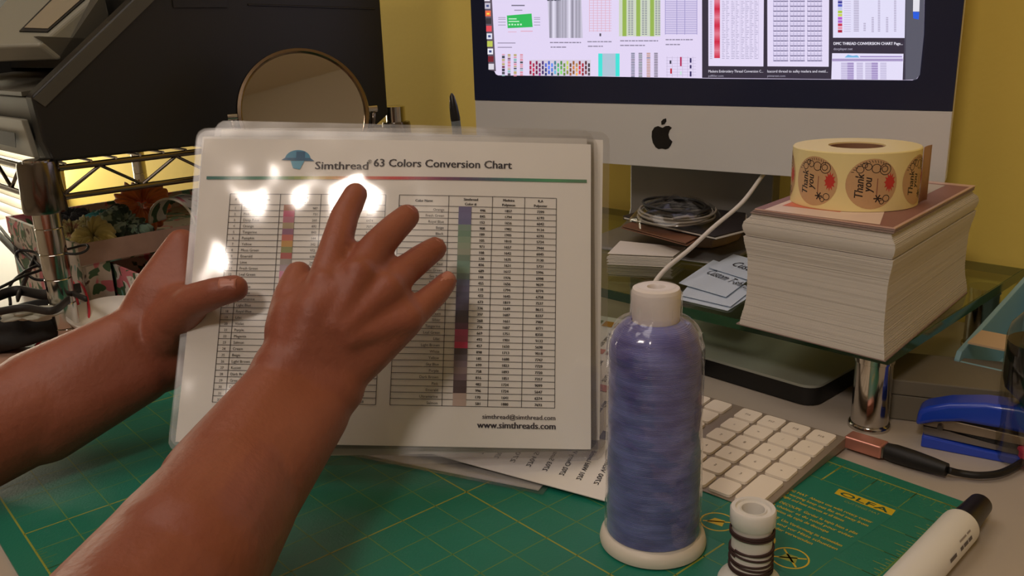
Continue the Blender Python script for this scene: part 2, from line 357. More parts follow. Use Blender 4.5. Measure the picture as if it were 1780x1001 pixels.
while y < 101:
    t = abs(((y*.035) % 1)-.5)*2; sc.rect(1241.5+(y < 0)*0, y, 1251.5, y+3, C(int(205+t*20), int(40+t*90), int(70+t*80)), 3); y += 3
for y in range(-4, 102, 3):
    sc.rect(1234, y, 1238, y+1, C(170, 160, 190), 3)
    for x in (1255, 1262, 1271, 1279, 1288, 1296, 1304, 1312): 
        sc.rect(x, y, x+2+rnd.random()*4.5, y+1, C(172, 164, 196), 3)
for x in (1277, 1286, 1295, 1303, 1311, 1318): sc.rect(x, -4, x+.5, 102, C(196, 188, 216), 3)
for g in range(13):
    y = -4+g*8.6
    for bx in (1344, 1373, 1403):
        sc.rect(bx, y+5, bx+26, y+7.6, C(140, 132, 166), 3); sc.rect(bx, y+2, bx+26, y+3, C(196, 188, 222), 3)
        for q in range(5): sc.rect(bx+q*6, y, bx+q*6+1, y+7.6, C(178, 170, 206), 3)
for i, c in enumerate([C(90, 60, 170), C(60, 60, 150), C(80, 90, 190), C(190, 200, 230), C(170, 200, 60), C(200, 210, 90), C(180, 90, 210), C(170, 100, 200), C(200, 50, 80), C(230, 150, 170), C(170, 30, 60)]): sc.rect(1456.5, -4+i*5.6, 1464, -4+i*5.6+4.6, c, 3)
for x, a, b in ((1484, -4, 56), (1501, 40, 54), (1515, 30, 55), (1526, -4, 55), (1540, 30, 55), (1554, -4, 55)):
    for y in range(a, b, 3): sc.rect(x, y, x+(9 if x == 1484 else 4), y+1.7, C(180, 172, 200), 3)
for y in range(-2, 55, 4): sc.rect(1467, y, 1479, y+1, C(198, 190, 220), 3)
sc.rect(1446.5, 102, 1569.5, 106.5, C(166, 150, 196), 3); sc.rect(1495, 97.5, 1568, 99.5, C(150, 130, 190), 3)
sc.poly([(1468, 100), (1474, 95), (1482, 97), (1490, 96), (1494, 100)], C(120, 180, 226), 3)
for x, c in ((1462, C(190, 180, 215)), (1473, C(140, 116, 180)), (1489, C(190, 180, 215)), (1504, C(190, 180, 215)), (1515, C(140, 116, 180)), (1530, C(196, 188, 220))):
    for y in range(109, 138, 3): sc.rect(x, y, x+11, y+1.9, c, 3)
sc.fn = lambda x, y, h: PL(x, -y, mq(0, 0, .0011+h), MN)
wt = C(236, 232, 246)
sc.text('Madeira Embroidery Thread Conversion C...', 1231.5, -126, 6.4, wt, 4, 95); sc.text('pdffiller.com', 1231.5, -133.5, 5, C(170, 165, 185), 4, 26)
sc.text('Isacord thread to sulky madera and mettl...', 1334, -126, 6.4, wt, 4, 105); sc.text('pinterest.com', 1334, -133.5, 5, C(170, 165, 185), 4, 31)
sc.text('DMC THREAD CONVERSION CHART Page...', 1449, -78, 7, wt, 4, 120, bold=.35); sc.text('docplayer.net', 1449, -87, 6, C(180, 175, 195), 4, 33)
obj('screen', sc, SCREEN, comp, label='lit screen showing thread conversion chart search results').parent = bpy.data.objects['bezel_glass']

# ================================================================ GLASS SHELF
glass = mat('green_glass', C(150, 200, 160), .03, trans=1.0, spec=.5)
glass.node_tree.nodes['Principled BSDF'].inputs['IOR'].default_value = 1.45
def glassmat():
    m = bpy.data.materials.new('shelf_glass'); m.use_nodes = True; nt = m.node_tree; nt.nodes.clear(); L = nt.links.new
    out = nt.nodes.new('ShaderNodeOutputMaterial'); mx = nt.nodes.new('ShaderNodeMixShader'); t = nt.nodes.new('ShaderNodeBsdfTransparent'); g = nt.nodes.new('ShaderNodeBsdfGlossy'); fr = nt.nodes.new('ShaderNodeLayerWeight'); fr.inputs[0].default_value = .5
    pw = nt.nodes.new('ShaderNodeMath'); pw.operation = 'POWER'; pw.inputs[1].default_value = 4; ma = nt.nodes.new('ShaderNodeMath'); ma.operation = 'MULTIPLY_ADD'; ma.inputs[1].default_value = .9; ma.inputs[2].default_value = .05
    t.inputs[0].default_value = (.80, .86, .76, 1); g.inputs['Roughness'].default_value = .03; L(fr.outputs['Facing'], pw.inputs[0]); L(pw.outputs[0], ma.inputs[0]); L(ma.outputs[0], mx.inputs[0]); L(t.outputs[0], mx.inputs[1]); L(g.outputs[0], mx.inputs[2]); L(mx.outputs[0], out.inputs[0]); return m
gm = glassmat(); gedge = mat('glass_edge', C(34, 74, 46), .12)
shelf = thing('glass_shelf', 'low glass riser shelf with green edge on round chrome legs', 'shelf', EE(-.5, .75, 0))
sa0, sa1, sb0, sb1, sz0, sz1 = -.75, -.232, .590, .885, .0575, .066
obj('glass_top', MB().ebox(sa0, sa1, sb0, sb1, sz0+.0002, sz1), gm, shelf)
ge = MB(); t = .0012
ge.ebox(sa0-t, sa1+t, sb0-t, sb0, sz0, sz1-.0004); ge.ebox(sa0-t, sa1+t, sb1, sb1+t, sz0, sz1-.0004); ge.ebox(sa0-t, sa0, sb0, sb1, sz0, sz1-.0004); ge.ebox(sa1, sa1+t, sb0, sb1, sz0, sz1-.0004)
obj('glass_edge', ge, gedge, shelf, label='dark green polished glass edge')
for a, b in ((-.2475, .6055), (-.2475, .835), (-.735, .6055), (-.735, .835)):
    lg_ = MB().lathe(EE(a, b), [(0, 0), (.0150, 0), (.0150, .003), (.0142, .004), (.0133, .004), (.0133, .0520), (.0142, .0525), (.0142, .0573), (0, .0573)], 40)
    obj('leg', lg_, chrome, shelf, smooth=True)

# ================================================================ CARD STACK
ca = V((-.074, .084, 0)).normalized(); cb = V((.66, .75, 0)).normalized(); c0 = V((.2535, .5655, 0)); cw, cl = .110, .198
edgem = mat('card_edges', C(214, 206, 196), .8, var=.06, vscale=40, stretch=(1, 1, 30)); edged = mat('card_edge_dark', C(150, 128, 120), .8)  # edged is a darker card tone for the base and top cards
stack = thing('card_stack', 'tall block of pale printed cards stacked on the glass shelf corner', 'cards', c0+V((0, 0, .066)))
def layers(z0, z1, prof, seed, th=.0009):
    m = MB(); r = random.Random(seed); z = z0
    while z < z1-1e-5:
        t = (z-z0)/(z1-z0); o = prof(t)+r.uniform(-.00012, .00012); h = min(th, z1-z)
        m.box(c0-ca*o-cb*o+V((0, 0, z)), ca*(cw+2*o), cb*(cl+2*o), V((0, 0, h*(.97 if r.random() > .08 else .8)))); z += h
    return m
def sm(t): return t*t*(3-2*t)
low = lambda t: .0008+.0022*(1-sm(min(1, t*3.2)))-.0012*math.sin(math.pi*t)+.0022*sm(max(0, (t-.72)/.28))
obj('lower_cards', layers(.0668, .1372, low, 1), edgem, stack, kind='stuff')
obj('upper_cards', layers(.1378, .1545, lambda t: .0016-.0035*(t > .0)*0+.0022*math.sin(math.pi*min(1, t*1.2))-.003*sm(max(0, (t-.55)/.45)), 2), edgem, stack, kind='stuff')
obj('base_card', MB().box(c0-ca*.004-cb*.003+V((0, 0, .0661)), ca*(cw+.010), cb*(cl+.004), V((0, 0, .0008))), edged, stack)
for k, z in enumerate((.1548, .1559, .1570)):
    o_ = .003-.001*k
    obj('top_card', MB().box(c0-ca*o_*.2+cb*(.002*k)+V((0, 0, z)), ca*(cw-.001*k), cb*(cl-.002), V((0, 0, .0008))), edged if k < 2 else mat('printed_card', C(216, 176, 160), .28), stack)
tp = Print(lambda u, v, h: c0+ca*u+cb*v+V((0, 0, .1578+h)), .0001)
tp.poly([(.002, .006), (.108, .006), (.108, .19), (.002, .19)], C(150, 104, 96))
tp.poly([(.012, .008), (.100, .004), (.100, .128), (.03, .072)], C(240, 214, 196), 1); tp.poly([(.05, .03), (.095, .026), (.095, .06), (.05, .06)], C(226, 120, 90), 2)
tp.poly([(.02, .13), (.10, .13), (.10, .185), (.02, .185)], C(196, 184, 172), 1); tp.text('thank you', .03, .15, .012, C(240, 236, 228), 2)
obj('card_print', tp, PRINT, stack)
# ================================================================ STICKER ROLL
rc = V((.2655, .667, .1583)); R1 = .0462; RH = .0425
roll = thing('sticker_roll', 'cream roll of round thank you stickers standing on the card stack', 'stickers', rc)
rollm = mat('cream_liner', C(246, 226, 160), .5, var=.02)
obj('liner', MB().lathe(rc, [(.0205, 0), (R1, 0), (R1, RH-.0008), (R1-.0008, RH), (.0205, RH), (.0205, 0)], 96), rollm, roll, smooth=True)
obj('core', MB().lathe(rc, [(.0203, .001), (.0203, RH-.001), (.0188, RH-.001), (.0188, .001), (.0203, .001)], 64), mat('kraft_core', C(150, 110, 80), .8), roll, smooth=True)
camdir = math.atan2(-rc.y, -rc.x)
def cyl(th0):
    def f(x, y, h): a = th0+x/R1; return rc+V((math.cos(a)*(R1+.0001+h), math.sin(a)*(R1+.0001+h), RH/2-.001+y))
    return f
kraft, red, ink2 = C(206, 164, 118), C(206, 62, 52), C(44, 32, 30)
SR = .0182
for k in range(7):
    th = camdir+.27+(k-3)*.905; st_ = Print(cyl(th), .00008)
    st_.disc(0, 0, SR, kraft, 0, 36, 5)
    st_.text('Thank', -.006, -.011, .0085, ink2, 1, .018, rot=math.pi/2, shear=.2, bold=.0003); st_.text('you', -.0005, -.006, .0085, ink2, 1, .010, rot=math.pi/2, shear=.2, bold=.0003)
    st_.line(.0035, -.008, .0035, .004, .0006, C(150, 90, 70), 1)
    for i in range(12):
        a = i*.52; st_.poly([(.0125+.0045*math.cos(a+j*.26)*(1 if j % 2 == 0 else .55), .001+.0075*math.sin(a+j*.26)*(1 if j % 2 == 0 else .6)) for j in range(3)]+[(.0125, .001)], red, 1)
    st_.disc(.0125, .001, .0035, red, 1.5, 12)
    for cx, cy, r in ((-.009, .0105, .0028), (-.0035, .0125, .0026), (.002, .0112, .0034), (.0085, .0105, .0042), (.008, .0108, .0024), (-.006, .0135, .002), (.0105, -.0105, .0026), (.0075, -.013, .0018)): st_.ring(cx, cy, r, .0005, ink2, 1, 16)
    for i in range(6): a = i*1.05; st_.line(.0045, -.0105, .0045+.003*math.cos(a), -.0105+.003*math.sin(a), .0009, ink2, 1)
    for i in range(14): a = 1.0+i*.12; st_.line(.0155*math.cos(a), .0155*math.sin(a), .0172*math.cos(a+.06), .0172*math.sin(a+.06), .0004, ink2, 1)
    obj('sticker', st_, PRINT, roll)
# loose tail of backing strip
tail0 = rc+V((math.cos(camdir+1.45), math.sin(camdir+1.45), 0))*R1
td = V((-math.sin(camdir+1.45), math.cos(camdir+1.45), 0))
tl = MB(); tl.grid(lambda u, v: tail0+td*(u*.018)+V((math.cos(camdir+1.45), math.sin(camdir+1.45), 0))*(.0006+.004*u*u)+V((0, 0, .0005+v*(RH-.001))), 8, 3)
obj('loose_strip', tl, mat('loose_sticker', C(170, 126, 96), .5), roll, solid=.0004, smooth='all')

# ================================================================ THINGS ON THE GLASS SHELF
zs = .0662
def flatpoly(pts, z): return [Z(x, y, z) for x, y in pts]
# round-cornered beige notebook, brown folder, black portfolio
nb = thing('round_cornered_notebook', 'thick tan round-cornered notebook lowest under the brown folder', 'notebook', Z(1200, 430, .072))
obj('cover', MB().prism(flatpoly([(1100, 397), (1120, 390), (1230, 386), (1292, 392), (1296, 404), (1284, 418), (1262, 427), (1238, 432), (1214, 432), (1192, 427)], .0706), V((0, 0, .0178))), mat('tan_leather', C(158, 132, 108), .5, var=.08, vscale=30), nb, bevel=.002)
nbm = bpy.data.objects['cover']
ff = thing('brown_folder', 'brown card folder lying below the black portfolio', 'folder', Z(1150, 405, .0895))
obj('folder_back', MB().prism(flatpoly([(1080, 397), (1104, 386), (1240, 382), (1240, 405), (1195, 428)], .0888), V((0, 0, .0012))), mat('brown_card', C(124, 82, 58), .6, var=.1), ff)
obj('folder_front', MB().prism(flatpoly([(1082, 394), (1106, 384), (1235, 380), (1238, 400), (1192, 424)], .0910), V((0, 0, .0012))), mat('brown_card', None), ff)
bf = thing('black_portfolio', 'flat black portfolio with pale edge under the cable coil', 'folder', Z(1180, 390, .093))
bp_ = [(1083, 377), (1118, 367), (1230, 364), (1296, 372), (1294, 400), (1243, 413)]
leather = mat('black_leather', C(46, 40, 42), .5, bump=.2, bscale=400)
obj('lower_cover', MB().prism(flatpoly([(x, y+4) for x, y in bp_], .0932), V((0, 0, .0012))), leather, bf)
obj('pages', MB().prism(flatpoly([(x+2, y+3) for x, y in bp_], .0946), V((0, 0, .0014))), papercard, bf)
obj('upper_cover', MB().prism(flatpoly(bp_, .0962), V((0, 0, .0014))), leather, bf)
cc = V((.172, .886, .0978))
coil = thing('cable_coil', 'coiled grey and black cord bundle in clear bag on the black portfolio', 'cable', cc)
def coilpath(r0, r1, n, z0, ph=0, fx=1.0): return [cc+V((math.cos(a+ph)*(r0+(r1-r0)*i/(n*24)), math.sin(a+ph)*(r0+(r1-r0)*i/(n*24))*fx, z0+.0026*(i/24.)+.001*math.sin(a*2))) for i in range(n*24) for a in [2*math.pi*i/24]]
cordg = mat('grey_cord', C(150, 142, 132), .5); cordb = mat('black_cord', C(34, 32, 32), .5)
def tangle(n, r0, seed, z0, zs_):
    out = []; N_ = n*30
    for i in range(N_+1):
        a = 2*math.pi*i/30; k = i/30.
        R_ = r0*(1+.10*noise.noise(V((k*1.3, seed, 0)))); ox, oy = .006*noise.noise(V((k*.9, seed, 5))), .006*noise.noise(V((k*.9, seed, 9)))
        z = z0+zs_*k/n+.006*math.sin(a+3*noise.noise(V((k*.5, seed, 2))))*(.6+.5*noise.noise(V((k*.7, seed, 7))))
        out.append(cc+V((ox+R_*math.cos(a), oy+R_*.92*math.sin(a), max(z, .0022))))
    return out
obj('grey_cord', MB().tube(tangle(6, .037, 3, .006, .008), .0012, 8), cordg, coil, smooth='all'); obj('black_cord', MB().tube(tangle(7, .032, 8, .007, .012), .0015, 8), cordb, coil, smooth='all')
kn = MB()
for i in range(5): kn.tube(spline([cc+V((-.012+.004*i, -.030, .010)), cc+V((-.004+.004*i, -.036+.003*i, .013)), cc+V((.012, -.030+.006*i, .012)), cc+V((.026, -.012+.004*i, .011))], 6), .0012, 6)
obj('twist_tie', kn, cordg, coil, smooth='all')
bag = MB(); bag.grid(lambda u, v: cc+V((math.cos(2*math.pi*u)*(.047*math.sin(math.pi*(.04+v*.46))**.6+.003*math.sin(14*math.pi*u)*v), math.sin(2*math.pi*u)*(.047*math.sin(math.pi*(.04+v*.46))**.6), .0012+.024*(1-v)+.002*math.sin(10*math.pi*u+v*4))), 60, 10, closed_u=True)
obj('clear_bag', bag, film_mat('bag_film', (.96, .96, .95, 1), .0, .12, 60, .6), coil, smooth='all')
# white card pile
wp = thing('white_card_pile', 'small pile of blank white cards on the glass shelf left of the cord', 'cards', Z(1120, 450, zs))
zp = zs+.0003; r_ = random.Random(8)
for k in range(7):
    dx = r_.uniform(-2, 2); zk = .0664+k*.0014
    obj('card', MB().prism([p+V((0, 0, zk-.0762)) for p in [Z(x+dx, y, .0762) for x, y in [(1056, 443), (1168, 448), (1190, 431), (1082, 428)]]], V((0, 0, .0011))), papercard, wp)
base = [Z(x, y, .0772) for x, y in [(1056, 441), (1170, 446), (1192, 430), (1078, 427)]]
m_ = MB(); m_.grid(lambda u, v: (base[0].lerp(base[1], u)).lerp(base[3].lerp(base[2], u), v)+V((0, 0, .005*(1-u)*v)), 8, 6); obj('card', m_, papercard, wp, solid=.0004)
# bluish custom cards
def scard(pts, z, label, txt, tk, k):
    P = [Z(x, y, z) for x, y in pts]
    t = thing('business_card', label, 'card', P[0], 'bluish cards fanned on the glass shelf')
    def f(u, v): return P[0].lerp(P[1], u).lerp(P[3].lerp(P[2], u), v)+V((0, 0, .0008*math.sin(math.pi*u)*v))
    m = MB(); m.grid(f, 6, 6); obj('card_sheet', m, mat('blue_white_card', C(206, 218, 232), .5), t, solid=.0005)
    if txt:
        pr = Print(lambda x, y, h: f(x, y)+V((0, 0, .0004+h)), .0002); pr.text(txt, tk[0], tk[1], tk[2], C(30, 32, 44), 1, tk[3], shear=.35, rot=tk[4]); obj('lettering', pr, PRINT, t)
scard([(1180, 520), (1265, 540), (1306, 514), (1215, 492)], zs+.0006, 'lowest bluish white card, plain, at the front edge of the fan', None, None, 0)
scard([(1183, 513), (1270, 533), (1312, 500), (1210, 480)], zs+.0022, 'plain bluish card second from the bottom of the fan', None, None, 1)
scard([(1180, 492), (1262, 516), (1310, 480), (1240, 452)], zs+.0042, 'bluish card lettered Custom T lying across the fan', 'Custom T-shirts', (.2, .50, .28, .95, -.05), 2)
scard([(1232, 465), (1300, 486), (1330, 460), (1275, 442)], zs+.0062, 'topmost bluish card lettered Cus, half hidden by the card block', 'Custom', (.32, .4, .4, .8, -.05), 3)
# white charging cord
wc = thing('charging_cable', 'white cord hanging from the silver chin over the glass shelf edge', 'cable', Y(1320, 312, .80))
pth = spline([PL(1360, 262, mq(0, 0, -.012), MN), PL(1325, 306, mq(0, 0, -.010), MN), Y(1290, 352, .80), Y(1240, 395, .775), Y(1200, 432, .745), Y(1160, 465, .72), Y(1138, 492, .70), Y(1131, 520, .69), Y(1129, 560, .70), Y(1132, 582, .735)], 10)
obj('cord', MB().tube(pth, .0020, 10), mat('white_rubber', C(222, 214, 204), .5), wc, smooth='all')

# ================================================================ KEYBOARD
kth = -.7801; ka = V((math.cos(kth), math.sin(kth), 0)); kb = V((ka.y, -ka.x, 0)); ko = V((.2138, .5607, 0))
kd = thing('keyboard', 'slim white-keyed silver keyboard lying between purple spool and shelf', 'keyboard', ko+V((0, 0, .001)))
def kz(v): return .0095-.0012*(v/.019)
def kp(u, v, dz=0): return ko+ka*u+kb*v+V((0, 0, kz(v)+dz))
U0, U1, V0, V1 = -.405, .0128, -.0125, .1055
body = MB(); q = [(U0, V0), (U1, V0), (U1, V1), (U0, V1)]
body.add([kp(*p) for p in q]+[V((*(ko+ka*p[0]+kb*p[1]).xy, .0022)) for p in q], [(0, 3, 2, 1)[::-1], (4, 5, 6, 7)[::-1], (0, 1, 5, 4)[::-1], (1, 2, 6, 5)[::-1], (2, 3, 7, 6)[::-1], (3, 0, 4, 7)[::-1]])
obj('case', body, mat('keyboard_case', C(150, 136, 120), .4, .2), kd, bevel=.0008)
keym = mat('white_key', C(244, 232, 214), .45)
kcache = {}
def key(u, v, w_=1, h_=1):
    a = .0167/2+(w_-1)*.0095; b = .0167/2+(h_-1)*.0095; r = .0022
    k = (round(a, 5), round(b, 5))
    pts = []
    for cx, cy, s in ((a-r, b-r, 0), (-a+r, b-r, 90), (-a+r, -b+r, 180), (a-r, -b+r, 270)):
        for i in range(3): g = math.radians(s+45*i); pts.append((cx+r*math.cos(g), cy+r*math.sin(g)))
    if k not in kcache:
        m = MB(); sl = V((0, 0, 0)); vs = [ka*x+kb*y+V((0, 0, -y*.0012/.019+.0002)) for x, y in pts]+[ka*x*.97+kb*y*.97+V((0, 0, -y*.0012/.019+.0019)) for x, y in pts]; n = 12
        m.add(vs, [tuple(range(n, 2*n))[::-1]]+[(i, n+i, n+(i+1) % n, (i+1) % n) for i in range(n)])
        me = bpy.data.meshes.new('key'); me.from_pydata(m.v, [], m.f); me.materials.append(keym); kcache[k] = me
    o = bpy.data.objects.new('key', kcache[k]); COL.objects.link(o); o.parent = kd; o.location = kp(u, v)-kd.location
u = .019
for j in range(6):
    for i in range(4):
        if i == 0 and j == 5: continue
        if i == 0 and j == 4: key(0, 4.5*u, 1, 2); continue
        if j == 5 and i == 3: continue
        if j == 5 and i == 2: key(-2.5*u, 5*u, 2, 1); continue
        key(-i*u, j*u)
    for i in range(3):
        if j == 3 or (j == 4 and i != 1): continue
        key(-(4.35+i)*u, j*u)
    x = -7.2*u
    row = {0: [1]*14, 1: [1.5]+[1]*13, 2: [1]*13+[1.5], 3: [1.75]+[1]*11+[1.75], 4: [2.25]+[1]*10+[2.25], 5: [1.25, 1, 1.25, 5.5, 1.25, 1, 1.25]}[j]
    x = -6.85*u
    for w_ in row:
        key(x-w_*u/2+.2*u, j*u, w_); x -= w_*u
leg_ = Print(lambda x, y, h: kp(x, y, .0020+h), .0001)
gl = {0: ['F19', 'F18', 'F17', 'F16'], 1: ['*', '/', '=', 'c'], 2: ['-', '9', '8', '7'], 3: ['+', '6', '5', '4'], 4: [None, '3', '2', '1']}
leg_.fn = lambda x, y, h: kp(x, -y, .0020+h)
for j, r in gl.items():
    for i, t in enumerate(r):
        if t: leg_.text(t, -i*u, -j*u-.0012, .0036, C(150, 135, 120), 0, None if len(t) == 1 else .004, 'c')
obj('key_legends', leg_, PRINT, kd)

# ================================================================ CUTTING MAT
mth = -.8568; ma = V((math.cos(mth), math.sin(mth), 0)); mb_ = V((ma.y, -ma.x, 0)); mo = V((-.0343, .5158, 0)); IN = .0254
def mp(a, b, h=0): return mo+ma*(a*IN)+mb_*(b*IN)+V((0, 0, .002+h))
matg = mat('mat_green', C(26, 120, 98), .42, var=.18, vscale=9, bump=.1, bscale=700)
mt = thing('cutting_mat', 'green gridded rotary cutting mat lying flat on the desk', 'cutting mat', mp(0, 0, -.002))
m_ = MB(); m_.box(mp(-14.5, -8.42, -.0018), ma*(24.0*IN), mb_*(17.95*IN), V((0, 0, .0018))); obj('mat_sheet', m_, matg, mt)
g = Print(mp, .00006); LG = C(100, 140, 70); LY = C(150, 156, 60); LF = C(62, 128, 84)
for i in range(-14, 10):
    for j in range(-8, 9):
        pass
for i in range(-14, 10): g.line(i, -8, i, 9, .045 if i % 6 == 0 or i == 9 else .028, LG if (i % 6 or i == 9) else LY)
for j in range(-8, 10): g.line(-14, j, 9, j, .045 if j in (-8, 0, 9) else .028, LY if j in (-8, 9, 0) else LG)
for i in range(-14*8, 9*8): 
    l = .5 if i % 4 == 0 else (.28 if i % 2 == 0 else .18)
    g.line(i/8, -8, i/8, -8+l*.7, .018, LG); 
    if i > -40: g.line(i/8, 9, i/8, 9-l*.7, .018, LG)
for j in range(-8*8, 9*8):
    l = .5 if j % 4 == 0 else (.28 if j % 2 == 0 else .18); g.line(9, j/8, 9-l*.7, j/8, .018, LY)
# print block cleared area (corner instructions): covered grid patch
g.poly([(5.06, -6.95), (8.10, -6.95), (7.97, -2.75), (5.06, -2.75)], C(26, 120, 98), .5)
g.fn = lambda x, y, h: mp(x, -y, h)
YL = C(214, 182, 34)
g.poly([(5.15, 6.95-.35), (6.95, 6.95-.35), (6.85, 6.95-.75), (5.1, 6.95-.75)], YL, 1) if False else None
g.poly([(6.55, 6.86), (8.02, 6.86), (8.06, 6.56), (6.59, 6.56)], YL, 1); g.text('OLFA', 6.68, 6.60, .27, C(26, 90, 70), 2, 1.24, bold=.015)
g.text('CUTTING MAT', 6.95, 6.36, .12, LY, 1, .9)
lines_ = ['CUTTING MAT  Always use with rotary cutter', 'To avoid warping keep mat flat and away from', 'direct sunlight and heat sources at all times', 'TAPIS DE DECOUPE  Garder le tapis bien a plat', 'loin de la chaleur et du soleil pour eviter', 'toute deformation du tapis de decoupe', 'SCHNEIDEMATTE  Um Verformung zu vermeiden', 'bitte flach lagern und vor Hitze schuetzen', 'nur mit Rollschneider verwenden']
yv_ = 5.90
for k, t in enumerate(lines_):
    g.text(t, 5.3, yv_, .15, YL, 1, 2.6-(.5 if k % 3 == 2 else 0), bold=.006); yv_ -= .20 if k % 3 != 2 else .30
for cx, cy, s in ((5.35, 3.40, 0), (6.40, 3.45, 1), (7.35, 3.30, 2)):
    g.ring(cx, cy, .42, .04, YL, 1, 32); g.line(cx-.28, cy-.2, cx+.28, cy+.22, .045, YL, 1); g.poly([(cx-.2, cy-.18), (cx+.2, cy-.1), (cx+.1, cy+.16), (cx-.15, cy+.1)], YL if s < 2 else LY, 1)
    if s == 2: g.line(cx-.28, cy+.22, cx+.28, cy-.22, .045, YL, 1)
for i in range(-13, 9):
    g.text(str(abs(9-i)), i, 8.08, .16, LG, 1, None, 'c')
obj('grid_print', g, PRINT, mt, label='yellow-green grid lines and printed instructions')

# ================================================================ SPOOLS
pc = V((.0775, .4515, .0021))
sp = thing('purple_thread_cone', 'tall periwinkle purple thread cone in clear wrap on the mat', 'thread spool', pc)
base = [(0, 0), (.029, 0), (.0305, .001), (.0308, .003), (.0300, .0065), (.0275, .009), (.0245, .0095), (.0, .0095)]
obj('base_flange', MB().lathe(pc, base, 72), cream, sp, smooth=True)
prof = []; N = 150
for i in range(N+1):
    t = i/N; h = .0095+t*.1270
    r = .0267-.0017*t
    if t > .84: k = (t-.84)/.16; r = .0253-(.0122)*(1-math.sqrt(max(0, 1-k*k)))
    prof.append((r+.00010*math.sin(i*2.2)+.0001*math.sin(i*.9), h))
thm = mat('purple_thread', C(106, 106, 178), .38, sheen=.3, spec=.5)
nt = thm.node_tree; b = nt.nodes['Principled BSDF']; tc = nt.nodes.new('ShaderNodeTexCoord'); L = nt.links.new
wv = nt.nodes.new('ShaderNodeTexWave'); wv.wave_type = 'BANDS'; wv.bands_direction = 'Z'; wv.inputs['Scale'].default_value = 420; wv.inputs['Distortion'].default_value = 1.2
bp = nt.nodes.new('ShaderNodeBump'); bp.inputs['Strength'].default_value = .35; bp.inputs['Distance'].default_value = .0006
L(tc.outputs['Object'], wv.inputs[0]); L(wv.outputs[0], bp.inputs['Height']); L(bp.outputs[0], b.inputs['Normal'])
nz = nt.nodes.new('ShaderNodeTexNoise'); nz.inputs['Scale'].default_value = 55; nz.inputs['Detail'].default_value = 2; mpn = nt.nodes.new('ShaderNodeMapping'); mpn.inputs['Scale'].default_value = (.7, .7, 1.6)
L(tc.outputs['Object'], mpn.inputs[0]); L(mpn.outputs[0], nz.inputs[0])
cr = nt.nodes.new('ShaderNodeValToRGB'); cr.color_ramp.elements[0].position = .38; cr.color_ramp.elements[1].position = .62
cr.color_ramp.elements[0].color = C(90, 88, 152); cr.color_ramp.elements[1].color = C(122, 126, 192); L(nz.outputs[0], cr.inputs[0]); L(cr.outputs[0], b.inputs['Base Color'])
obj('thread', MB().lathe(pc, prof, 96), thm, sp, smooth='all')
obj('top_cap', MB().lathe(pc, [(.0128, .122), (.0128, .1375), (.0131, .139), (.0133, .152), (.0126, .1545), (.0108, .1552), (.0050, .1552), (.0042, .154), (.0042, .13)], 56), mat('cap_white', C(232, 224, 220), .4), sp, smooth=True)
wr = MB()
def wf_(u, v):
    a = 2*math.pi*u; t = v; h = .004+t*.152
    if t < .76: r = .0278-.0018*t
    elif t < .88: k = (t-.76)/.12; r = .0264-(.0264-.0140)*(1-math.sqrt(max(0, 1-k*k)))
    else: r = .0140
    n = noise.noise(V((math.cos(a)*3, math.sin(a)*3, h*45)))
    r += (.0005+.0006*(t > .75)*(t < .93))*n*1.2+.0004*math.sin(a*17+h*60)*(.72 < t < .93)
    if t > .985: r *= .75
    return pc+V((math.cos(a)*r, math.sin(a)*r, h))
wr.grid(wf_, 96, 80, closed_u=True); obj('shrink_wrap', wr, WRAP, sp, smooth='all')
# small spool
q0 = Z(1303, 1012, .002)
s2 = thing('small_thread_spool', 'small cream spool with dark brown thread windings at bottom edge', 'thread spool', q0)
qq = q0+V((0, 0, 0)); hh = zt2 = .0455
obj('spool_body', MB().lathe(qq, [(0, 0), (.0165, 0), (.0170, .0015), (.0160, .0035), (.0125, .0065), (.0108, .009), (.0104, .034), (.0108, .0355), (.0118, .037), (.0119, hh-.001), (.0112, hh), (.0092, hh), (.0088, hh-.0012), (.0072, hh-.0014), (.0068, hh-.0005), (.0060, hh-.0008), (.0056, hh-.003), (.0056, .01)], 56), white_plastic, s2, smooth=True)
ths = MB()
for (h0, h1, t_, ph) in ((.0330, .0305, 2, 0), (.0315, .0335, 2, 1.2), (.0235, .0195, 1, 3.6), (.0215, .0245, 1, 1.0), (.0165, .0150, 1, 2.8), (.0240, .0120, 2, .3), (.0125, .0095, 2, 1.3), (.0100, .0112, 2, 4.5)):
    n = 40*t_; ths.tube([qq+V((math.cos(ph+2*math.pi*t_*i/n)*.0113, math.sin(ph+2*math.pi*t_*i/n)*.0113, h0+(h1-h0)*i/n)) for i in range(n+1)], .0006, 6)
obj('thread_windings', ths, mat('brown_thread', C(62, 38, 34), .7), s2, smooth='all')

# ================================================================ MARKER
m0 = Z(1704, 872, .013); m1 = Z(1530, 1062, .013); md = (m1-m0).normalized(); m0.z = m1.z = .0112
mk = thing('marker_pen', 'fat white-barrelled marker with black cap across the mat corner', 'marker', m0)
obj('cap', MB().lathe(m0, [(0, -.002), (.0055, -.002), (.0068, 0), (.0082, .028), (.0084, .0285), (.0084, .031), (0, .031)], 40, md), mat('marker_black', C(20, 16, 16), .35), mk, smooth=True)
obj('barrel', MB().lathe(m0, [(.0078, .030), (.0104, .0325), (.0106, .035), (.0106, .128), (.009, .131), (0, .131)], 40, md), white_plastic, mk, smooth=True)
sd = md.cross(V((0, 0, 1))).normalized()
if sd.x > 0: sd = -sd
def bar(x, y, h): a = -y/.0106; return m0+md*x+(V((0, 0, 1))*math.cos(a)+sd*math.sin(a))*(.0107+h)
pm = Print(bar, .0001); pm.fn = lambda x, y, h: bar(x, -y, h)
pm.text('CHALK', .060, -.0105, .0042, C(60, 56, 60), 0, .017, bold=.0003) if False else None
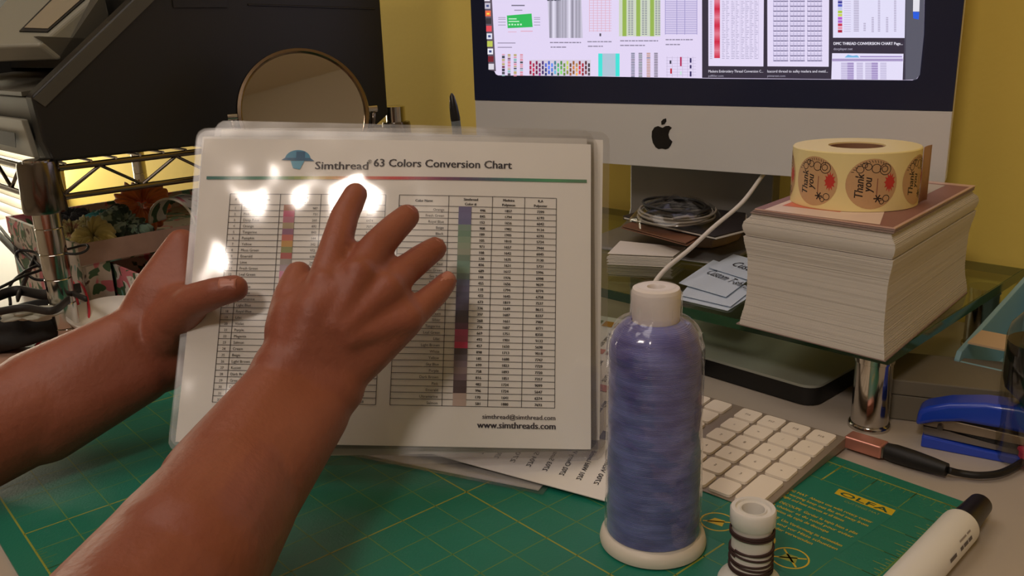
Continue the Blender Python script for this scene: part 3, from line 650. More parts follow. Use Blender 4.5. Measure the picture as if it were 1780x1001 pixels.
for i, (x, w_) in enumerate(((.045, .005), (.051, .006), (.058, .004), (.068, .009))): pm.rect(x, -.0145, x+w_, -.0125, C(90, 84, 86))
pm.rect(.044, -.0105, .049, -.0095, C(150, 140, 136)); pm.rect(.0505, -.0105, .060, -.0095, C(150, 140, 136))
0 and pm.poly([(.072, .004), (.083, .001), (.090, .004), (.086, .006), (.078, .007)], C(150, 132, 110))
obj('barrel_print', pm, PRINT, mk)

# ================================================================ STAPLER
s0 = Z(1592, 775, 0); s1 = Z(1800, 815, 0); sdv = (s1-s0).normalized(); spv = V((-sdv.y, sdv.x, 0))
stp = thing('stapler', 'bright blue stapler with silver magazine on the desk', 'stapler', s0)
blue = mat('stapler_blue', C(26, 66, 190), .3, coat=.4)
def side(pts, wd, off=0): m = MB(); return m.prism([s0+sdv*x+V((0, 0, z))+spv*off for x, z in pts], spv*wd)
obj('base', side([(.003, 0), (.090, 0), (.090, .005), (.045, .006), (.012, .008), (.003, .0085)], .022), blue, stp, bevel=.001)
obj('metal_base', side([(.004, .0088), (.070, .0062), (.070, .0085), (.020, .014), (.003, .0145)], .016, .003), steel, stp)
obj('magazine', side([(.003, .0148), (.078, .0125), (.078, .0185), (.012, .0225), (.003, .021)], .013, .0045), mat('magazine_metal', C(176, 160, 140), .3, .8), stp, bevel=.0006)
obj('spring_channel', side([(.022, .0108), (.075, .009), (.075, .0120), (.022, .0135)], .010, .006), black, stp)
obj('upper_arm', side([(-.002, .0145), (.010, .0195), (.026, .0235), (.052, .0235), (.082, .0215), (.086, .030), (.078, .036), (.060, .0405), (.040, .0400), (.018, .0355), (.004, .0300), (-.001, .0260)], .021, .0005), blue, stp, bevel=.003, seg=3, smooth=True)
obj('hinge_pin', MB().tube([s0+sdv*.014+V((0, 0, .017))-spv*.0005, s0+sdv*.014+V((0, 0, .017))+spv*.022], .0020, 14), steel, stp, smooth=True)

# ================================================================ ADAPTER and black cable
a0_ = Z(1465, 783, 0); a1_ = Z(1533, 805, 0); ad = (a1_-a0_).normalized(); ap = V((-ad.y, ad.x, 0))
adp = thing('rose_gold_adapter', 'rose gold metal adapter plug beside the keyboard corner', 'adapter', a0_)
ro = mat('rose_gold', C(206, 140, 122), .3, .55)
obj('housing', MB().box(a0_+V((0, 0, .0022)), ad*.0265, ap*.013, V((0, 0, .0092))), ro, adp, bevel=.0014, seg=3)
obj('socket_rim', MB().box(a0_+ad*.0265+V((0, 0, .0032))+ap*.001, ad*.0012, ap*.011, V((0, 0, .0074))), steel, adp)
c0_ = a0_+ad*.0277+ap*.0065+V((0, 0, .0068))
cbl = thing('black_usb_cable', 'black cable with thick strain relief plugged into rose gold adapter', 'cable', c0_)
rub = mat('black_rubber', C(18, 16, 16), .55)
pA = [c0_, c0_+ad*.006, c0_+ad*.018, c0_+ad*.030, c0_+ad*.040]
obj('plug_boot', MB().tube(pA, [.0056, .0064, .0062, .0054, .0044], 16), rub, cbl, smooth=True)
Zc = [c0_+ad*.041, Z(1668, 822, .0045), Z(1705, 826, .0045), Z(1745, 820, .0045), Z(1790, 795, .0045), Z(1840, 760, .0045)]
obj('cable', MB().tube(spline(Zc, 10), .0024, 10), rub, cbl, smooth='all')

# ================================================================ LAPTOP, GREY BOX, BLUE ORGANISER, BOTTLE, PINK THING
lp = thing('closed_laptop', 'closed silver-topped device with black sides under the glass shelf', 'laptop', Z(1400, 690, 0))
def rpoly(c, da, db, la, lb, r, z):
    pts = []
    for sx, sy, s in ((1, 1, 0), (-1, 1, 90), (-1, -1, 180), (1, -1, 270)):
        for i in range(6): g_ = math.radians(s+18*i); pts.append(c+da*(sx*(la/2-r)+r*math.cos(g_))+db*(sy*(lb/2-r)+r*math.sin(g_))+V((0, 0, z)))
    return pts
LA = (Z(1405, 668, .018)-Z(1220, 615, .018)).normalized(); LB = V((-LA.y, LA.x, 0))
if LB.y < 0: LB = -LB
lc = Z(1418, 672, .018); lc.z = 0; lctr = lc-LA*.098+LB*.072
obj('body', MB().prism(rpoly(lctr, LA, LB, .197, .150, .013, .0012), V((0, 0, .0145))), black, lp, smooth=True)
obj('lid', MB().prism(rpoly(lctr, LA, LB, .198, .151, .013, .0158), V((0, 0, .0022))), mat('lid_silver', C(176, 180, 168), .32, .35), lp, smooth=True)
gb = thing('grey_flat_box', 'low grey-beige box along the wall behind the stapler', 'box', Z(1640, 700, 0))
gcol = mat('grey_box_card', C(120, 112, 96), .7, var=.05); g0 = Z(1548, 700, 0); g0 = Z(1545, 728, 0)
gd = (Z(1740, 752, 0)-Z(1545, 728, 0)).normalized(); gp = V((-gd.y, gd.x, 0))
obj('box_body', MB().box(g0+V((0, 0, .0004)), gd*.105, gp*.062, V((0, 0, .020))), gcol, gb, bevel=.001)
obj('box_lid', MB().box(g0-gd*.001-gp*.001+V((0, 0, .0208)), gd*.107, gp*.064, V((0, 0, .012))), gcol, gb, bevel=.001)
bo = thing('blue_organiser', 'pale blue plastic pen organiser with sloped sides at right edge', 'organiser', Z(1712, 630, .0))
bw_ = mat('pale_blue_plastic', C(140, 180, 190), .4)
f0 = EE(-.222, .694, .0); fd = E1.copy(); fpn = E2.copy()
def oz_(x, y): p = PL(x, y, f0, E1); return (p-f0).dot(E2), p.z
q1, q2 = oz_(1707, 578), oz_(1782, 478)
print('org', q1, q2)
def bside(off, wd): return MB().prism([f0+fpn*x+V((0, 0, z))+fd*off for x, z in ((0, .001), (q2[0], .001), (q2[0], q2[1]), (.004, q1[1]), (0, q1[1]-.006))], fd*wd)
obj('side_panel', bside(0, .004), bw_, bo, bevel=.0006); obj('side_panel', bside(.075, .004), bw_, bo, bevel=.0006)
obj('front_panel', MB().box(f0+fd*.0042+V((0, 0, .001)), fd*.0706, fpn*.003, V((0, 0, q1[1]-.008))), bw_, bo, bevel=.0006)
obj('back_panel', MB().box(f0+fd*.0042+fpn*(q2[0]-.004)+V((0, 0, .001)), fd*.0706, fpn*.003, V((0, 0, q2[1]-.004))), bw_, bo)
obj('base_panel', MB().box(f0+fd*.0042+fpn*.0032+V((0, 0, .001)), fd*.0706, fpn*(q2[0]-.0075), V((0, 0, .003))), bw_, bo)
gr_ = MB()
for k in range(2): o_ = .008+k*.008; gr_.box(f0+fd*o_-fpn*.0006+V((0, 0, .006)), fd*.0022, fpn*.001, V((0, 0, q1[1]-.020-k*.008))); gr_.box(f0+fd*o_-fpn*.0006+V((0, 0, q1[1]-.016-k*.008)), fd*(.05-o_), fpn*.001, V((0, 0, .0022)))
obj('groove_lines', gr_, mat('groove_grey', C(60, 78, 84), .6), bo)
tpd = thing('tan_notepad', 'tan card slip lying across the pale blue organiser', 'paper', f0+fd*.02+fpn*.01+V((0, 0, q1[1]+.012)))
obj('slip', MB().box(f0+fd*.006+fpn*.008+V((0, 0, q1[1]+.006)), fd*.064, fpn*.03+V((0, 0, .002)), V((0, 0, .0015))), mat('tan_card', C(206, 176, 140), .6), tpd)
b0_ = Z(1793, 800, 0); 
bt = thing('clear_bottle', 'clear bottle half filled with dark liquid at right edge', 'bottle', b0_)
clear = film_mat('clear_plastic', (.80, .80, .74, 1), .05, .06, 30, .2)
obj('bottle_shell', MB().lathe(b0_, [(.0, .0008), (.020, .0008), (.0235, .003), (.0245, .02), (.0245, .088), (.0225, .096), (.016, .104), (.0105, .108), (.0105, .118)], 48), clear, bt, smooth=True)
obj('dark_contents', MB().lathe(b0_, [(0, .036), (.006, .036), (.022, .052), (.0236, .058), (.0236, .085), (0, .085)], 48), mat('dark_fill', C(16, 14, 12), .35), bt, smooth=True)
obj('bottle_cap', MB().lathe(b0_, [(.0108, .112), (.012, .112), (.012, .126), (0, .126)], 32), black, bt, smooth=True)
pk = thing('pink_eraser', 'pink block at the right edge below the clear bottle', 'eraser', Z(1792, 790, 0))
ek = Z(1776, 815, 0)
obj('block', MB().box(ek+V((0, 0, .0003)), V((.03, -.004, 0)), V((.003, .018, 0)), V((0, 0, .012))), mat('pink_rubber', C(226, 66, 100), .5), pk, bevel=.002)

# ================================================================ WIRE SHELF (left)
P1 = V((-.4515, .8445, 0)); RD = E2.copy(); AD = -E1
dep, wid = .43, .86
ws = thing('wire_shelf', 'chrome wire rack with ringed round posts carrying the printer', 'shelf', P1)
posts = [P1, P1+RD*dep, P1+AD*wid, P1+AD*wid+RD*dep]; zt_ = .176
for k, p in enumerate(posts):
    m = MB(); pr = [(0, 0), (.0127, 0)]
    z = .02
    while z < .15: pr += [(.0127, z), (.0120, z+.0008), (.0127, z+.0016)]; z += .0254
    tp_ = .1885 if k == 0 else .206; pr += [(.0127, tp_), (.0105, tp_+.001), (0, tp_+.001)]
    obj('post', m.lathe(p, pr, 32), chrome, ws, smooth=True)
    obj('collar', MB().lathe(p, [(.0132, .138), (.0190, .138), (.0200, .141), (.0184, .184), (.0175, .187), (.0132, .187)], 40), darksteel, ws, smooth=True)
for A, B in ((0, 1), (1, 3), (3, 2), (2, 0)):
    a, b = posts[A], posts[B]; d = (b-a); Ln = d.length; d.normalize(); a2 = a+d*.018; b2 = b-d*.018
    obj('rail', MB().tube([a2+V((0, 0, .1785)), b2+V((0, 0, .1785))], .0032, 10), darksteel, ws, smooth=True)
    obj('rail', MB().tube([a2+V((0, 0, .150)), b2+V((0, 0, .150))], .0032, 10), darksteel, ws, smooth=True)
    n = max(3, int(Ln/.042)); zz = []
    for i in range(n+1): zz.append(a2.lerp(b2, i/n)+V((0, 0, .1765 if i % 2 else .152)))
    obj('truss_wire', MB().tube(zz, .0020, 8), darksteel, ws)
wire = MB().tube([posts[0]+V((0, 0, .1822))-AD*.002, posts[2]+V((0, 0, .1822))], .0014, 8)
w0 = obj('shelf_wire', wire, chrome, ws, smooth=True); n = int(dep/.0245)
for i in range(1, n):
    if i == 1: w0.location = RD*.0245; continue
    o = w0.copy(); COL.objects.link(o); o.location = RD*.0245*i
obj('cross_wire', MB().tube([posts[0].lerp(posts[2], .33)+V((0, 0, .1795)), posts[1].lerp(posts[3], .33)+V((0, 0, .1795))], .0022, 8), chrome, ws, smooth=True)

# ================================================================ PRINTER
pz = .1845; pn = E1
def sp_(x, y): return PL(x, y, P1+E1*.004, E1)         # point of the photo on the printer's side plane
def tz(t, z): return P1+E1*.004+E2*t+V((0, 0, z))
pr_ = thing('printer', 'big black all-in-one printer on the chrome wire rack', 'printer', tz(.2, pz))
prb = mat('printer_black', C(26, 25, 22), .5, bump=.04, bscale=800); prg = mat('printer_charcoal', C(78, 76, 68), .4); prl = mat('printer_grey', C(140, 138, 124), .4)
Wp = .47
def P2(x, y): p = sp_(x, y)-tz(0, 0); return (p.dot(E2), p.z)
fb = (P2(90, 262)[0], pz+.0005); ft = P2(55, 168); du = P2(232, -2); back = P2(672, 150)[0]; TOP = .50
def sprism(pts, x0, w_): return MB().prism([tz(t, z)-E1*x0 for t, z in pts], -E1*w_)
slope = (du[1]-ft[1])/(du[0]-ft[0]); t2 = ft[0]+(TOP-.13-ft[1])/slope
sidep = [fb, (fb[0]-.006, fb[1]+.02), ft, (t2, TOP-.13), (t2+.03, TOP), (back, TOP), (back, fb[1]+.012), (back-.02, fb[1])]
obj('side_panel', sprism(sidep, 0, .022), prb, pr_, bevel=.003, seg=3)
obj('side_panel', sprism(sidep, Wp-.022, .022), prb, pr_, bevel=.003, seg=3)
dv_ = V((t2-ft[0], TOP-.13-ft[1], 0)).normalized(); nv_ = (dv_.y*.013, -dv_.x*.013)
obj('edge_trim', MB().prism([tz(a_, z_)+E1*.0002 for a_, z_ in ((ft[0]+.001, ft[1]-.002), (t2, TOP-.131), (t2+nv_[0], TOP-.131+nv_[1]), (ft[0]+nv_[0]*1.2, ft[1]-.010))], E1*.0010), prg, pr_, label='lighter charcoal strip along the sloping edge')
obj('side_seam', MB().tube([tz(P2(430, 0)[0], .33)+E1*.0002, tz(back-.01, .325)+E1*.0002], .0012, 6), black, pr_)
obj('vent_recess', MB().box(tz(P2(300, 8)[0], P2(300, 14)[1])+E1*.0002, E2*.06, V((0, 0, .03)), E1*.0012), black, pr_, bevel=.0005)
low_ = [(fb[0]+.002, fb[1]+.001), (fb[0]-.004, fb[1]+.02), (ft[0]+.002, ft[1]-.001), (back-.03, ft[1]-.001), (back-.03, fb[1]+.001)]
obj('front_base', sprism(low_, .0222, Wp-.0444), prg, pr_, bevel=.0015)
obj('paper_drawer', sprism([(ft[0]-.0060, ft[1]-.022), (fb[0]-.010, fb[1]+.004), (fb[0]-.004, fb[1]+.002), (ft[0]+.0, ft[1]-.022)], .024, Wp-.05), prl, pr_, bevel=.001)
obj('drawer_slot', sprism([(ft[0]-.0068, ft[1]-.036), (ft[0]-.0082, ft[1]-.050), (ft[0]-.0078, ft[1]-.050), (ft[0]-.0062, ft[1]-.036)], .05, .14), black, bpy.data.objects['paper_drawer'])
obj('output_tray', sprism([(ft[0]-.002, ft[1]+.0), (ft[0]-.002, ft[1]+.004), (t2+.02, ft[1]+.02), (t2+.02, ft[1]+.002)], .0222, Wp-.0444), prg, pr_)
obj('rear_block', sprism([(ft[0]+.11, ft[1]+.02), (ft[0]+.11, TOP-.01), (back-.01, TOP-.01), (back-.01, ft[1]+.02)], .0222, Wp-.0444), prb, pr_)
obj('output_slot', sprism([(ft[0]+.108, ft[1]+.03), (ft[0]+.108, ft[1]+.05), (ft[0]+.1098, ft[1]+.05), (ft[0]+.1098, ft[1]+.03)], .04, .3), black, pr_)
# tilted control panel, wedge in front of the left corner
cpn = MB(); Q = [tz(ft[0]+.012, .262)-E1*.06, tz(ft[0]+.012, .262)-E1*.30, tz(ft[0]+.10, .345)-E1*.30, tz(ft[0]+.10, .345)-E1*.06]
Q = [Y(-60, 82, .90), Y(68, 78, .90), Y(195, -30, .99), Y(60, -60, 1.02)]
dn = V((.012, .012, -.016)); cpn.add(Q+[q+dn for q in Q], [(0, 1, 2, 3), (7, 6, 5, 4), (0, 4, 5, 1), (1, 5, 6, 2), (2, 6, 7, 3), (3, 7, 4, 0)])
obj('control_panel', cpn, prl, pr_, bevel=.003, seg=3)
nrm = (Q[1]-Q[0]).cross(Q[3]-Q[0]).normalized()
if nrm.y > 0: nrm = -nrm
def on(u, v, h): return Q[0].lerp(Q[1], u).lerp(Q[3].lerp(Q[2], u), v)+nrm*h
sb = MB(); k_ = [(.55, .18), (.93, .18), (.93, .90), (.55, .90)]; sb.prism([on(u, v, .0002) for u, v in k_], nrm*.0012); obj('display_frame', sb, black, pr_)
sb = MB(); k_ = [(.585, .22), (.90, .22), (.90, .86), (.585, .86)]; sb.prism([on(u, v, .0015) for u, v in k_], nrm*.0006); obj('display', sb, mat('display_glass', C(150, 140, 120), .12), bpy.data.objects['display_frame'])
obj('panel_support', sprism([(ft[0]+.03, ft[1]+.055), (ft[0]+.10, ft[1]+.05), (ft[0]+.10, .345), (ft[0]+.045, .28)], .05, .30), prg, pr_)

# ================================================================ MIRROR
mc = Y(529, 196, .93); mr = 106*.93/F*1.03
mi = thing('round_mirror', 'round tilting make-up mirror in dark chrome rim before the printer', 'mirror', V((mc.x, mc.y, .0005)))
mnv = (V((.12, 0, CH))-mc); mnv.z = .30*mnv.length; mnv.normalize()
obj('mirror_rim', MB().lathe(mc, [(mr-.004, -.005), (mr, -.004), (mr+.0014, 0), (mr, .004), (mr-.003, .0045), (mr-.0045, .002), (mr-.004, -.005)], 72, mnv), mat('rim_chrome', C(150, 132, 112), .15, 1), mi, smooth=True)
obj('mirror_glass', MB().lathe(mc, [(0, .0012), (mr-.0042, .0012), (mr-.0042, -.001), (0, -.001)], 72, mnv), mat('mirror_silver', C(205, 200, 190), .02, 1), mi)
ux = mnv.cross(V((0, 0, 1))).normalized()
if ux.x < 0: ux = -ux
yk = [mc+ux*(mr+.006)*math.cos(a)+V((0, 0, 1))*(mr+.006)*math.sin(a) for a in [math.radians(-178+i*176/24) for i in range(25)]]
obj('yoke', MB().tube(yk, .0024, 10), darksteel, mi, smooth='all')
for s in (-1, 1): obj('pivot', MB().tube([mc+ux*s*(mr+.0005), mc+ux*s*(mr+.010)], .0035, 12), chrome, mi, smooth=True)
by = mc.z-mr-.006
obj('stem', MB().tube([V((mc.x, mc.y, .006)), V((mc.x, mc.y, by))], .0035, 12), chrome, mi, smooth=True)
obj('base', MB().lathe(V((mc.x, mc.y, .0005)), [(0, 0), (.045, 0), (.045, .003), (.04, .005), (.006, .007), (0, .007)], 48), chrome, mi, smooth=True)
# stylus, stuck in a small black stand hidden behind the chart
s_t = Y(786, 166, .86); s_m = Y(792, 210, .86); s_b = Y(800, 262, .86); ax_ = (s_t-s_b).normalized()
sy = thing('stylus_pen', 'black tapered pen standing upright between printer and computer', 'pen', V((s_b.x, s_b.y, 0)))
obj('pen_tip', MB().lathe(s_m, [(.0046, 0), (.0048, .003), (.0040, .014), (.0024, .0235), (.0008, .0262), (0, .0265)], 24, ax_), mat('pen_black', C(24, 22, 24), .35), sy, smooth=True)
bx = V((s_b.x+(s_b.x-s_t.x)*2.0, s_b.y, .012)); obj('pen_barrel', MB().tube([bx, s_m], [.0044, .0046], 24), mat('pen_grey', C(120, 128, 132), .4, .3), sy, smooth=True)
obj('pen_stand', MB().lathe(V((bx.x, bx.y, .0005)), [(0, 0), (.022, 0), (.022, .004), (.009, .012), (.007, .03), (.005, .03), (.005, .008), (0, .008)], 36), black, sy, smooth=True)

# ================================================================ FLORAL ORGANISER, SCRUNCHIES, LEFT CLUTTER
def floral(name, base, seed):
    m = bpy.data.materials.new(name); m.use_nodes = True; nt = m.node_tree; b = nt.nodes['Principled BSDF']; b.inputs['Roughness'].default_value = .55; L = nt.links.new
    tc = nt.nodes.new('ShaderNodeTexCoord'); cur = None
    rgb = nt.nodes.new('ShaderNodeRGB'); rgb.outputs[0].default_value = base; cur = rgb.outputs[0]
    for i, (c, sc_, lo) in enumerate(((C(214, 120, 130), 26, .57), (C(70, 104, 72), 38, .58), (C(120, 176, 166), 30, .62), (C(96, 70, 60), 60, .66))):
        mp_ = nt.nodes.new('ShaderNodeMapping'); mp_.inputs['Location'].default_value = (seed+i*3.1, i*1.7, seed*.5); L(tc.outputs['Object'], mp_.inputs[0])
        n = nt.nodes.new('ShaderNodeTexNoise'); n.inputs['Scale'].default_value = sc_; n.inputs['Detail'].default_value = 1.5; n.inputs['Distortion'].default_value = 1.2; L(mp_.outputs[0], n.inputs[0])
        r = nt.nodes.new('ShaderNodeValToRGB'); r.color_ramp.elements[0].position = lo; r.color_ramp.elements[1].position = lo+.02; L(n.outputs[0], r.inputs[0])
        mx = nt.nodes.new('ShaderNodeMix'); mx.data_type = 'RGBA'; L(r.outputs[0], mx.inputs[0]); L(cur, mx.inputs[6]); mx.inputs[7].default_value = c; cur = mx.outputs[2]
    L(cur, b.inputs['Base Color']); return m
FL = floral('flamingo_card', C(206, 194, 180), 1); FL2 = floral('floral_white_card', C(228, 222, 212), 4); inner = mat('rust_inner_card', C(150, 84, 56), .8); rimm = mat('tray_rim_card', C(170, 140, 124), .6, var=.2, vscale=60)
oz, oa0, oa1, ob0, ob1 = .082, -1.20, -.952, .296, .56
og = thing('floral_organiser', 'flamingo patterned cardboard organiser with tray top and open drawer', 'organiser', EE(-1.07, .42, .0005))
m = MB(); t = .003
m.ebox(oa1-t, oa1, ob0, ob0+.118-.09, .0005, oz-.012); m.ebox(oa0, oa1, ob0, ob0+t, .0005, oz-.012); m.ebox(oa0, oa0+t, ob0+t, ob1, .0005, oz-.012); m.ebox(oa0+t, oa1, ob1-t, ob1, .0005, oz-.012)
m.ebox(oa1-t, oa1, ob0+.165, ob1-t, .0005, oz-.012)
obj('carcass', m, FL, og)
obj('tray_floor', MB().ebox(oa0, oa1, ob0, ob1, oz-.0118, oz-.009), FL, og)
m = MB(); h0, h1 = oz-.0088, oz+.012
m.ebox(oa1-t, oa1+.001, ob0-.001, ob1+.001, h0, h1); m.ebox(oa0-.001, oa0+t, ob0-.001, ob1+.001, h0, h1); m.ebox(oa0+t, oa1-t, ob0-.001, ob0+t, h0, h1+.0); m.ebox(oa0+t, oa1-t, ob1-t, ob1+.001, h0, h1+.0)
obj('tray_rim', m, FL, og)
m = MB(); m.ebox(oa1+.0012, oa1+.0022, ob0-.002, ob1+.002, h0-.001, h1+.001); obj('rim_band', m, rimm, og)
dr0, dr1, db0, db1 = oa1-.12, oa1+.085, ob0+.032, ob0+.162
m = MB(); m.ebox(dr0, dr1, db0, db0+.0025, .002, .066); m.ebox(dr0, dr1, db1-.0025, db1, .002, .066); m.ebox(dr1-.0025, dr1, db0+.0025, db1-.0025, .002, .066); m.ebox(dr0, dr0+.0025, db0+.0025, db1-.0025, .002, .066)
obj('drawer', m, FL2, og); obj('drawer_base', MB().ebox(dr0+.003, dr1-.003, db0+.003, db1-.003, .002, .004), inner, og)
DRW = bpy.data.objects['drawer']
obj('drawer_lining', MB().ebox(dr0+.003, dr1-.003, db1-.0045, db1-.0028, .004, .064), inner, DRW)
def scrunchie(px, py, z, label, col, R, r, seed, rot=(0, 0, 0), col2=None):
    c = Z(px, py, z); R *= .60; r *= .98; t = thing('scrunchie', label, 'scrunchie', c, 'hair scrunchies in the floral tray'); rn = random.Random(seed); ph = [rn.uniform(0, 6.28) for _ in range(8)]
    M = Matrix.Rotation(rot[2], 3, 'Z') @ Matrix.Rotation(rot[0], 3, 'X') @ Matrix.Rotation(rot[1], 3, 'Y')
    def f(u, v):
        a, b = 2*math.pi*u, 2*math.pi*v
        k = 1+.07*math.sin(11*a+ph[0]+1.8*math.sin(b+ph[3]))+.11*math.sin(23*a+ph[1]+2.4*math.sin(b+ph[4]))+.30*noise.noise(V((math.cos(a)*1.7+seed, math.sin(a)*1.7, math.cos(b)*1.1)))+.16*noise.noise(V((math.cos(a)*5+seed, math.sin(a)*5, math.sin(b)*2)))
        rr_ = r*k*(.85+.25*math.cos(b)); Rr = R*(1+.10*math.sin(3*a+ph[2]))
        return c+M @ V(((Rr+rr_*math.cos(b))*math.cos(a), (Rr+rr_*math.cos(b))*math.sin(a), rr_*math.sin(b)*.95+r*.22*math.sin(5*a+ph[5])))
    mm = MB(); mm.grid(f, 110, 24, closed_u=True, closed_v=True)
    m1 = mat('cloth_'+str(seed), col, .85, sheen=.4, var=.12, vscale=60) if not col2 else None
    if col2:
        m1 = bpy.data.materials.new('cloth_'+str(seed)); m1.use_nodes = True; nt = m1.node_tree; b = nt.nodes['Principled BSDF']; b.inputs['Roughness'].default_value = .85
        tc = nt.nodes.new('ShaderNodeTexCoord'); n = nt.nodes.new('ShaderNodeTexNoise'); n.inputs['Scale'].default_value = 90; cr = nt.nodes.new('ShaderNodeValToRGB'); cr.color_ramp.elements[0].position = .47; cr.color_ramp.elements[1].position = .53
        cr.color_ramp.elements[0].color = col; cr.color_ramp.elements[1].color = col2; L = nt.links.new; L(tc.outputs['Object'], n.inputs[0]); L(n.outputs[0], cr.inputs[0]); L(cr.outputs[0], b.inputs['Base Color'])
    obj('gathered_cloth', mm, m1, t, smooth='all'); return t
zt0 = oz+.004
scrunchie(246, 356, .104, 'rust orange scrunchie standing on top of the others', C(236, 132, 56), .0235, .0155, 11, (1.1, .2, .3))
scrunchie(126, 408, .094, 'olive and tan scrunchie nearest the chrome post', C(170, 158, 104), .015, .0095, 12, (.6, .3, 0), C(150, 110, 80))
scrunchie(164, 414, .094, 'pale mustard scrunchie in the middle of the tray front', C(196, 182, 112), .017, .0115, 13, (.7, -.2, .5))
scrunchie(152, 398, .096, 'light yellow-green scrunchie behind the mustard one', C(178, 172, 118), .014, .009, 18, (.3, .2, 0))
scrunchie(215, 392, .098, 'sage green and white patterned scrunchie beside the orange one', C(70, 88, 74), .017, .012, 14, (.8, .3, .8), C(156, 172, 150))
scrunchie(196, 385, .099, 'dark green scrunchie left of the patterned one', C(74, 82, 66), .014, .010, 15, (.9, 0, -.4), C(150, 160, 130))
scrunchie(176, 378, .094, 'turquoise scrunchie lying flat at the back of the tray', C(70, 160, 160), .017, .0065, 16, (.1, 0, 0))
scrunchie(122, 378, .094, 'black scrunchie at the back left of the tray', C(28, 26, 28), .016, .0085, 17, (.2, 0, 0))
hb = thing('hair_band', 'thin black elastic hair band lying over the tray front rim', 'hair band', Z(125, 430, .094))
hc = Z(124, 434, .0965); obj('elastic', MB().grid(lambda u, v: hc+V(((.016+.0013*math.cos(6.283*v))*math.cos(6.283*u), (.014+.0013*math.cos(6.283*v))*math.sin(6.283*u), .0013*math.sin(6.283*v)+.002*math.sin(12.56*u))), 48, 8, True, True), black, hb, smooth='all')
cu_ = thing('fabric_headband', 'white-edged pink and teal arched headband behind the orange scrunchie', 'headband', Z(310, 385, .095))
hc2 = Z(292, 392, .094)+E2*.005
m = MB(); m.grid(lambda u, v: hc2+(E2*.5+E1*.87)*(.030*math.cos(math.pi*u))+V((0, 0, .030*math.sin(math.pi*u)))+(E1*-.5+E2*.87)*(v*.03), 24, 6); obj('band_cloth', m, FL2, cu_, solid=.001, smooth='all')
obj('band_edge', MB().tube([hc2+(E2*.5+E1*.87)*(.030*math.cos(math.pi*i/24))+V((0, 0, .030*math.sin(math.pi*i/24))) for i in range(25)], .0014, 8), trimw, cu_, smooth='all')
scrunchie(184, 402, .093, 'small pale green scrunchie between the mustard and dark green ones', C(160, 168, 128), .015, .0095, 21, (.5, .1, 0))
scrunchie(232, 400, .092, 'small mint and black scrunchie at the tray rim below the orange one', C(60, 70, 64), .014, .009, 22, (.3, .2, 0), C(150, 180, 160))
# dark pouch and cords left of the post
def blob(c, rx, ry, rz, seed, amp, rot=0, nu=40, nv=24, f=1.5):
    m = MB(); ca_, sa_ = math.cos(rot), math.sin(rot)
    def fn(u, v):
        a = 2*math.pi*u; b = math.pi*(v-.5); d = V((math.cos(a)*math.cos(b), math.sin(a)*math.cos(b), math.sin(b))); k = 1+amp*noise.noise(d*f+V((seed, 0, 0)))
        p = V((d.x*rx*k, d.y*ry*k, max(-.999, d.z)*rz*k)); return V(c)+V((p.x*ca_-p.y*sa_, p.x*sa_+p.y*ca_, p.z))
    return m.grid(fn, nu, nv, closed_u=True)
pch = Z(40, 566, .022); po = thing('black_pouch', 'black fabric pouch slumped behind the chrome post', 'pouch', pch)
obj('pouch_body', blob(pch, .058, .034, .019, 3, .5, .5), mat('black_cloth', C(34, 33, 32), .8, bump=.3, bscale=150), po, smooth='all')
obj('pouch_tag', MB().box(pch+V((-.045, -.034, .012)), V((.035, -.006, .012)), V((.002, .003, .0)), V((-.003, 0, .007))), mat('grey_tag', C(150, 150, 140), .5), po)
gl_ = thing('black_strap_bundle', 'black straps and flat buckles lying on the black pouch', 'straps', Z(40, 520, .06))
sm_ = MB()
for pts, wd in ((((-20, 520), (30, 505), (80, 512), (140, 500)), .010), (((-20, 545), (40, 535), (90, 540), (120, 520)), .007), (((30, 520), (55, 460), (75, 420), (100, 400)), .006), (((0, 395), (25, 425), (60, 455), (110, 500), (150, 520)), .005), (((0, 410), (30, 440)), .012)):
    P = spline([Z(x, y, .03+.06*(i+1)/len(pts) if False else .055) for i, (x, y) in enumerate(pts)], 8); n = len(P)
    vs = []; 
    for p in P: vs += [p+V((0, 0, wd/2)), p-V((0, 0, wd/2))]
    sm_.add(vs, [(2*i, 2*i+1, 2*i+3, 2*i+2) for i in range(n-1)])
obj('straps', sm_, mat('strap_black', C(40, 37, 34), .6), gl_, solid=.0022, smooth='all')
bk_ = thing('looped_cable', 'thin black cord looping beside the chrome post', 'cable', Z(60, 470, .05))
obj('cord', MB().tube(spline([Z(0, 500, .06), Z(40, 480, .06), Z(75, 465, .06), Z(62, 440, .065), Z(34, 436, .068), Z(30, 450, .062), Z(60, 485, .055), Z(110, 478, .055), Z(66, 462, .06), Z(20, 492, .055), Z(18, 530, .04)], 10), .0016, 8), black, bk_, smooth='all')
rc_ = thing('red_looped_cable', 'thin red cord looping round the foot of the chrome post', 'cable', Z(75, 600, .004))
redm = mat('red_cord', C(206, 44, 62), .5)
obj('cord', MB().tube(spline([Z(36, 578, .02), Z(40, 556, .03), Z(70, 541, .040), Z(92, 545, .036), Z(95, 568, .022), Z(62, 602, .006), Z(72, 612, .004), Z(100, 606, .004), Z(98, 596, .006), Z(150, 560, .02), Z(152, 520, .04), Z(140, 492, .05), Z(128, 484, .05), Z(134, 520, .035), Z(144, 556, .02)], 10), .0013, 8), redm, rc_, smooth='all')
wpz = thing('grey_fabric_scrap', 'pale grey crumpled fabric scrap between pouch and post', 'cloth', Z(40, 540, .04))
obj('scrap_cloth', blob(Z(52, 545, .045), .022, .012, .006, 7, .7, .3, f=2.0), mat('pale_cloth', C(186, 186, 172), .8), wpz, smooth='all')
wcp = thing('white_paper_dish', 'white rounded paper dish between post and left hand', 'dish', Z(180, 560, .02))
dc = Z(196, 575, .012)
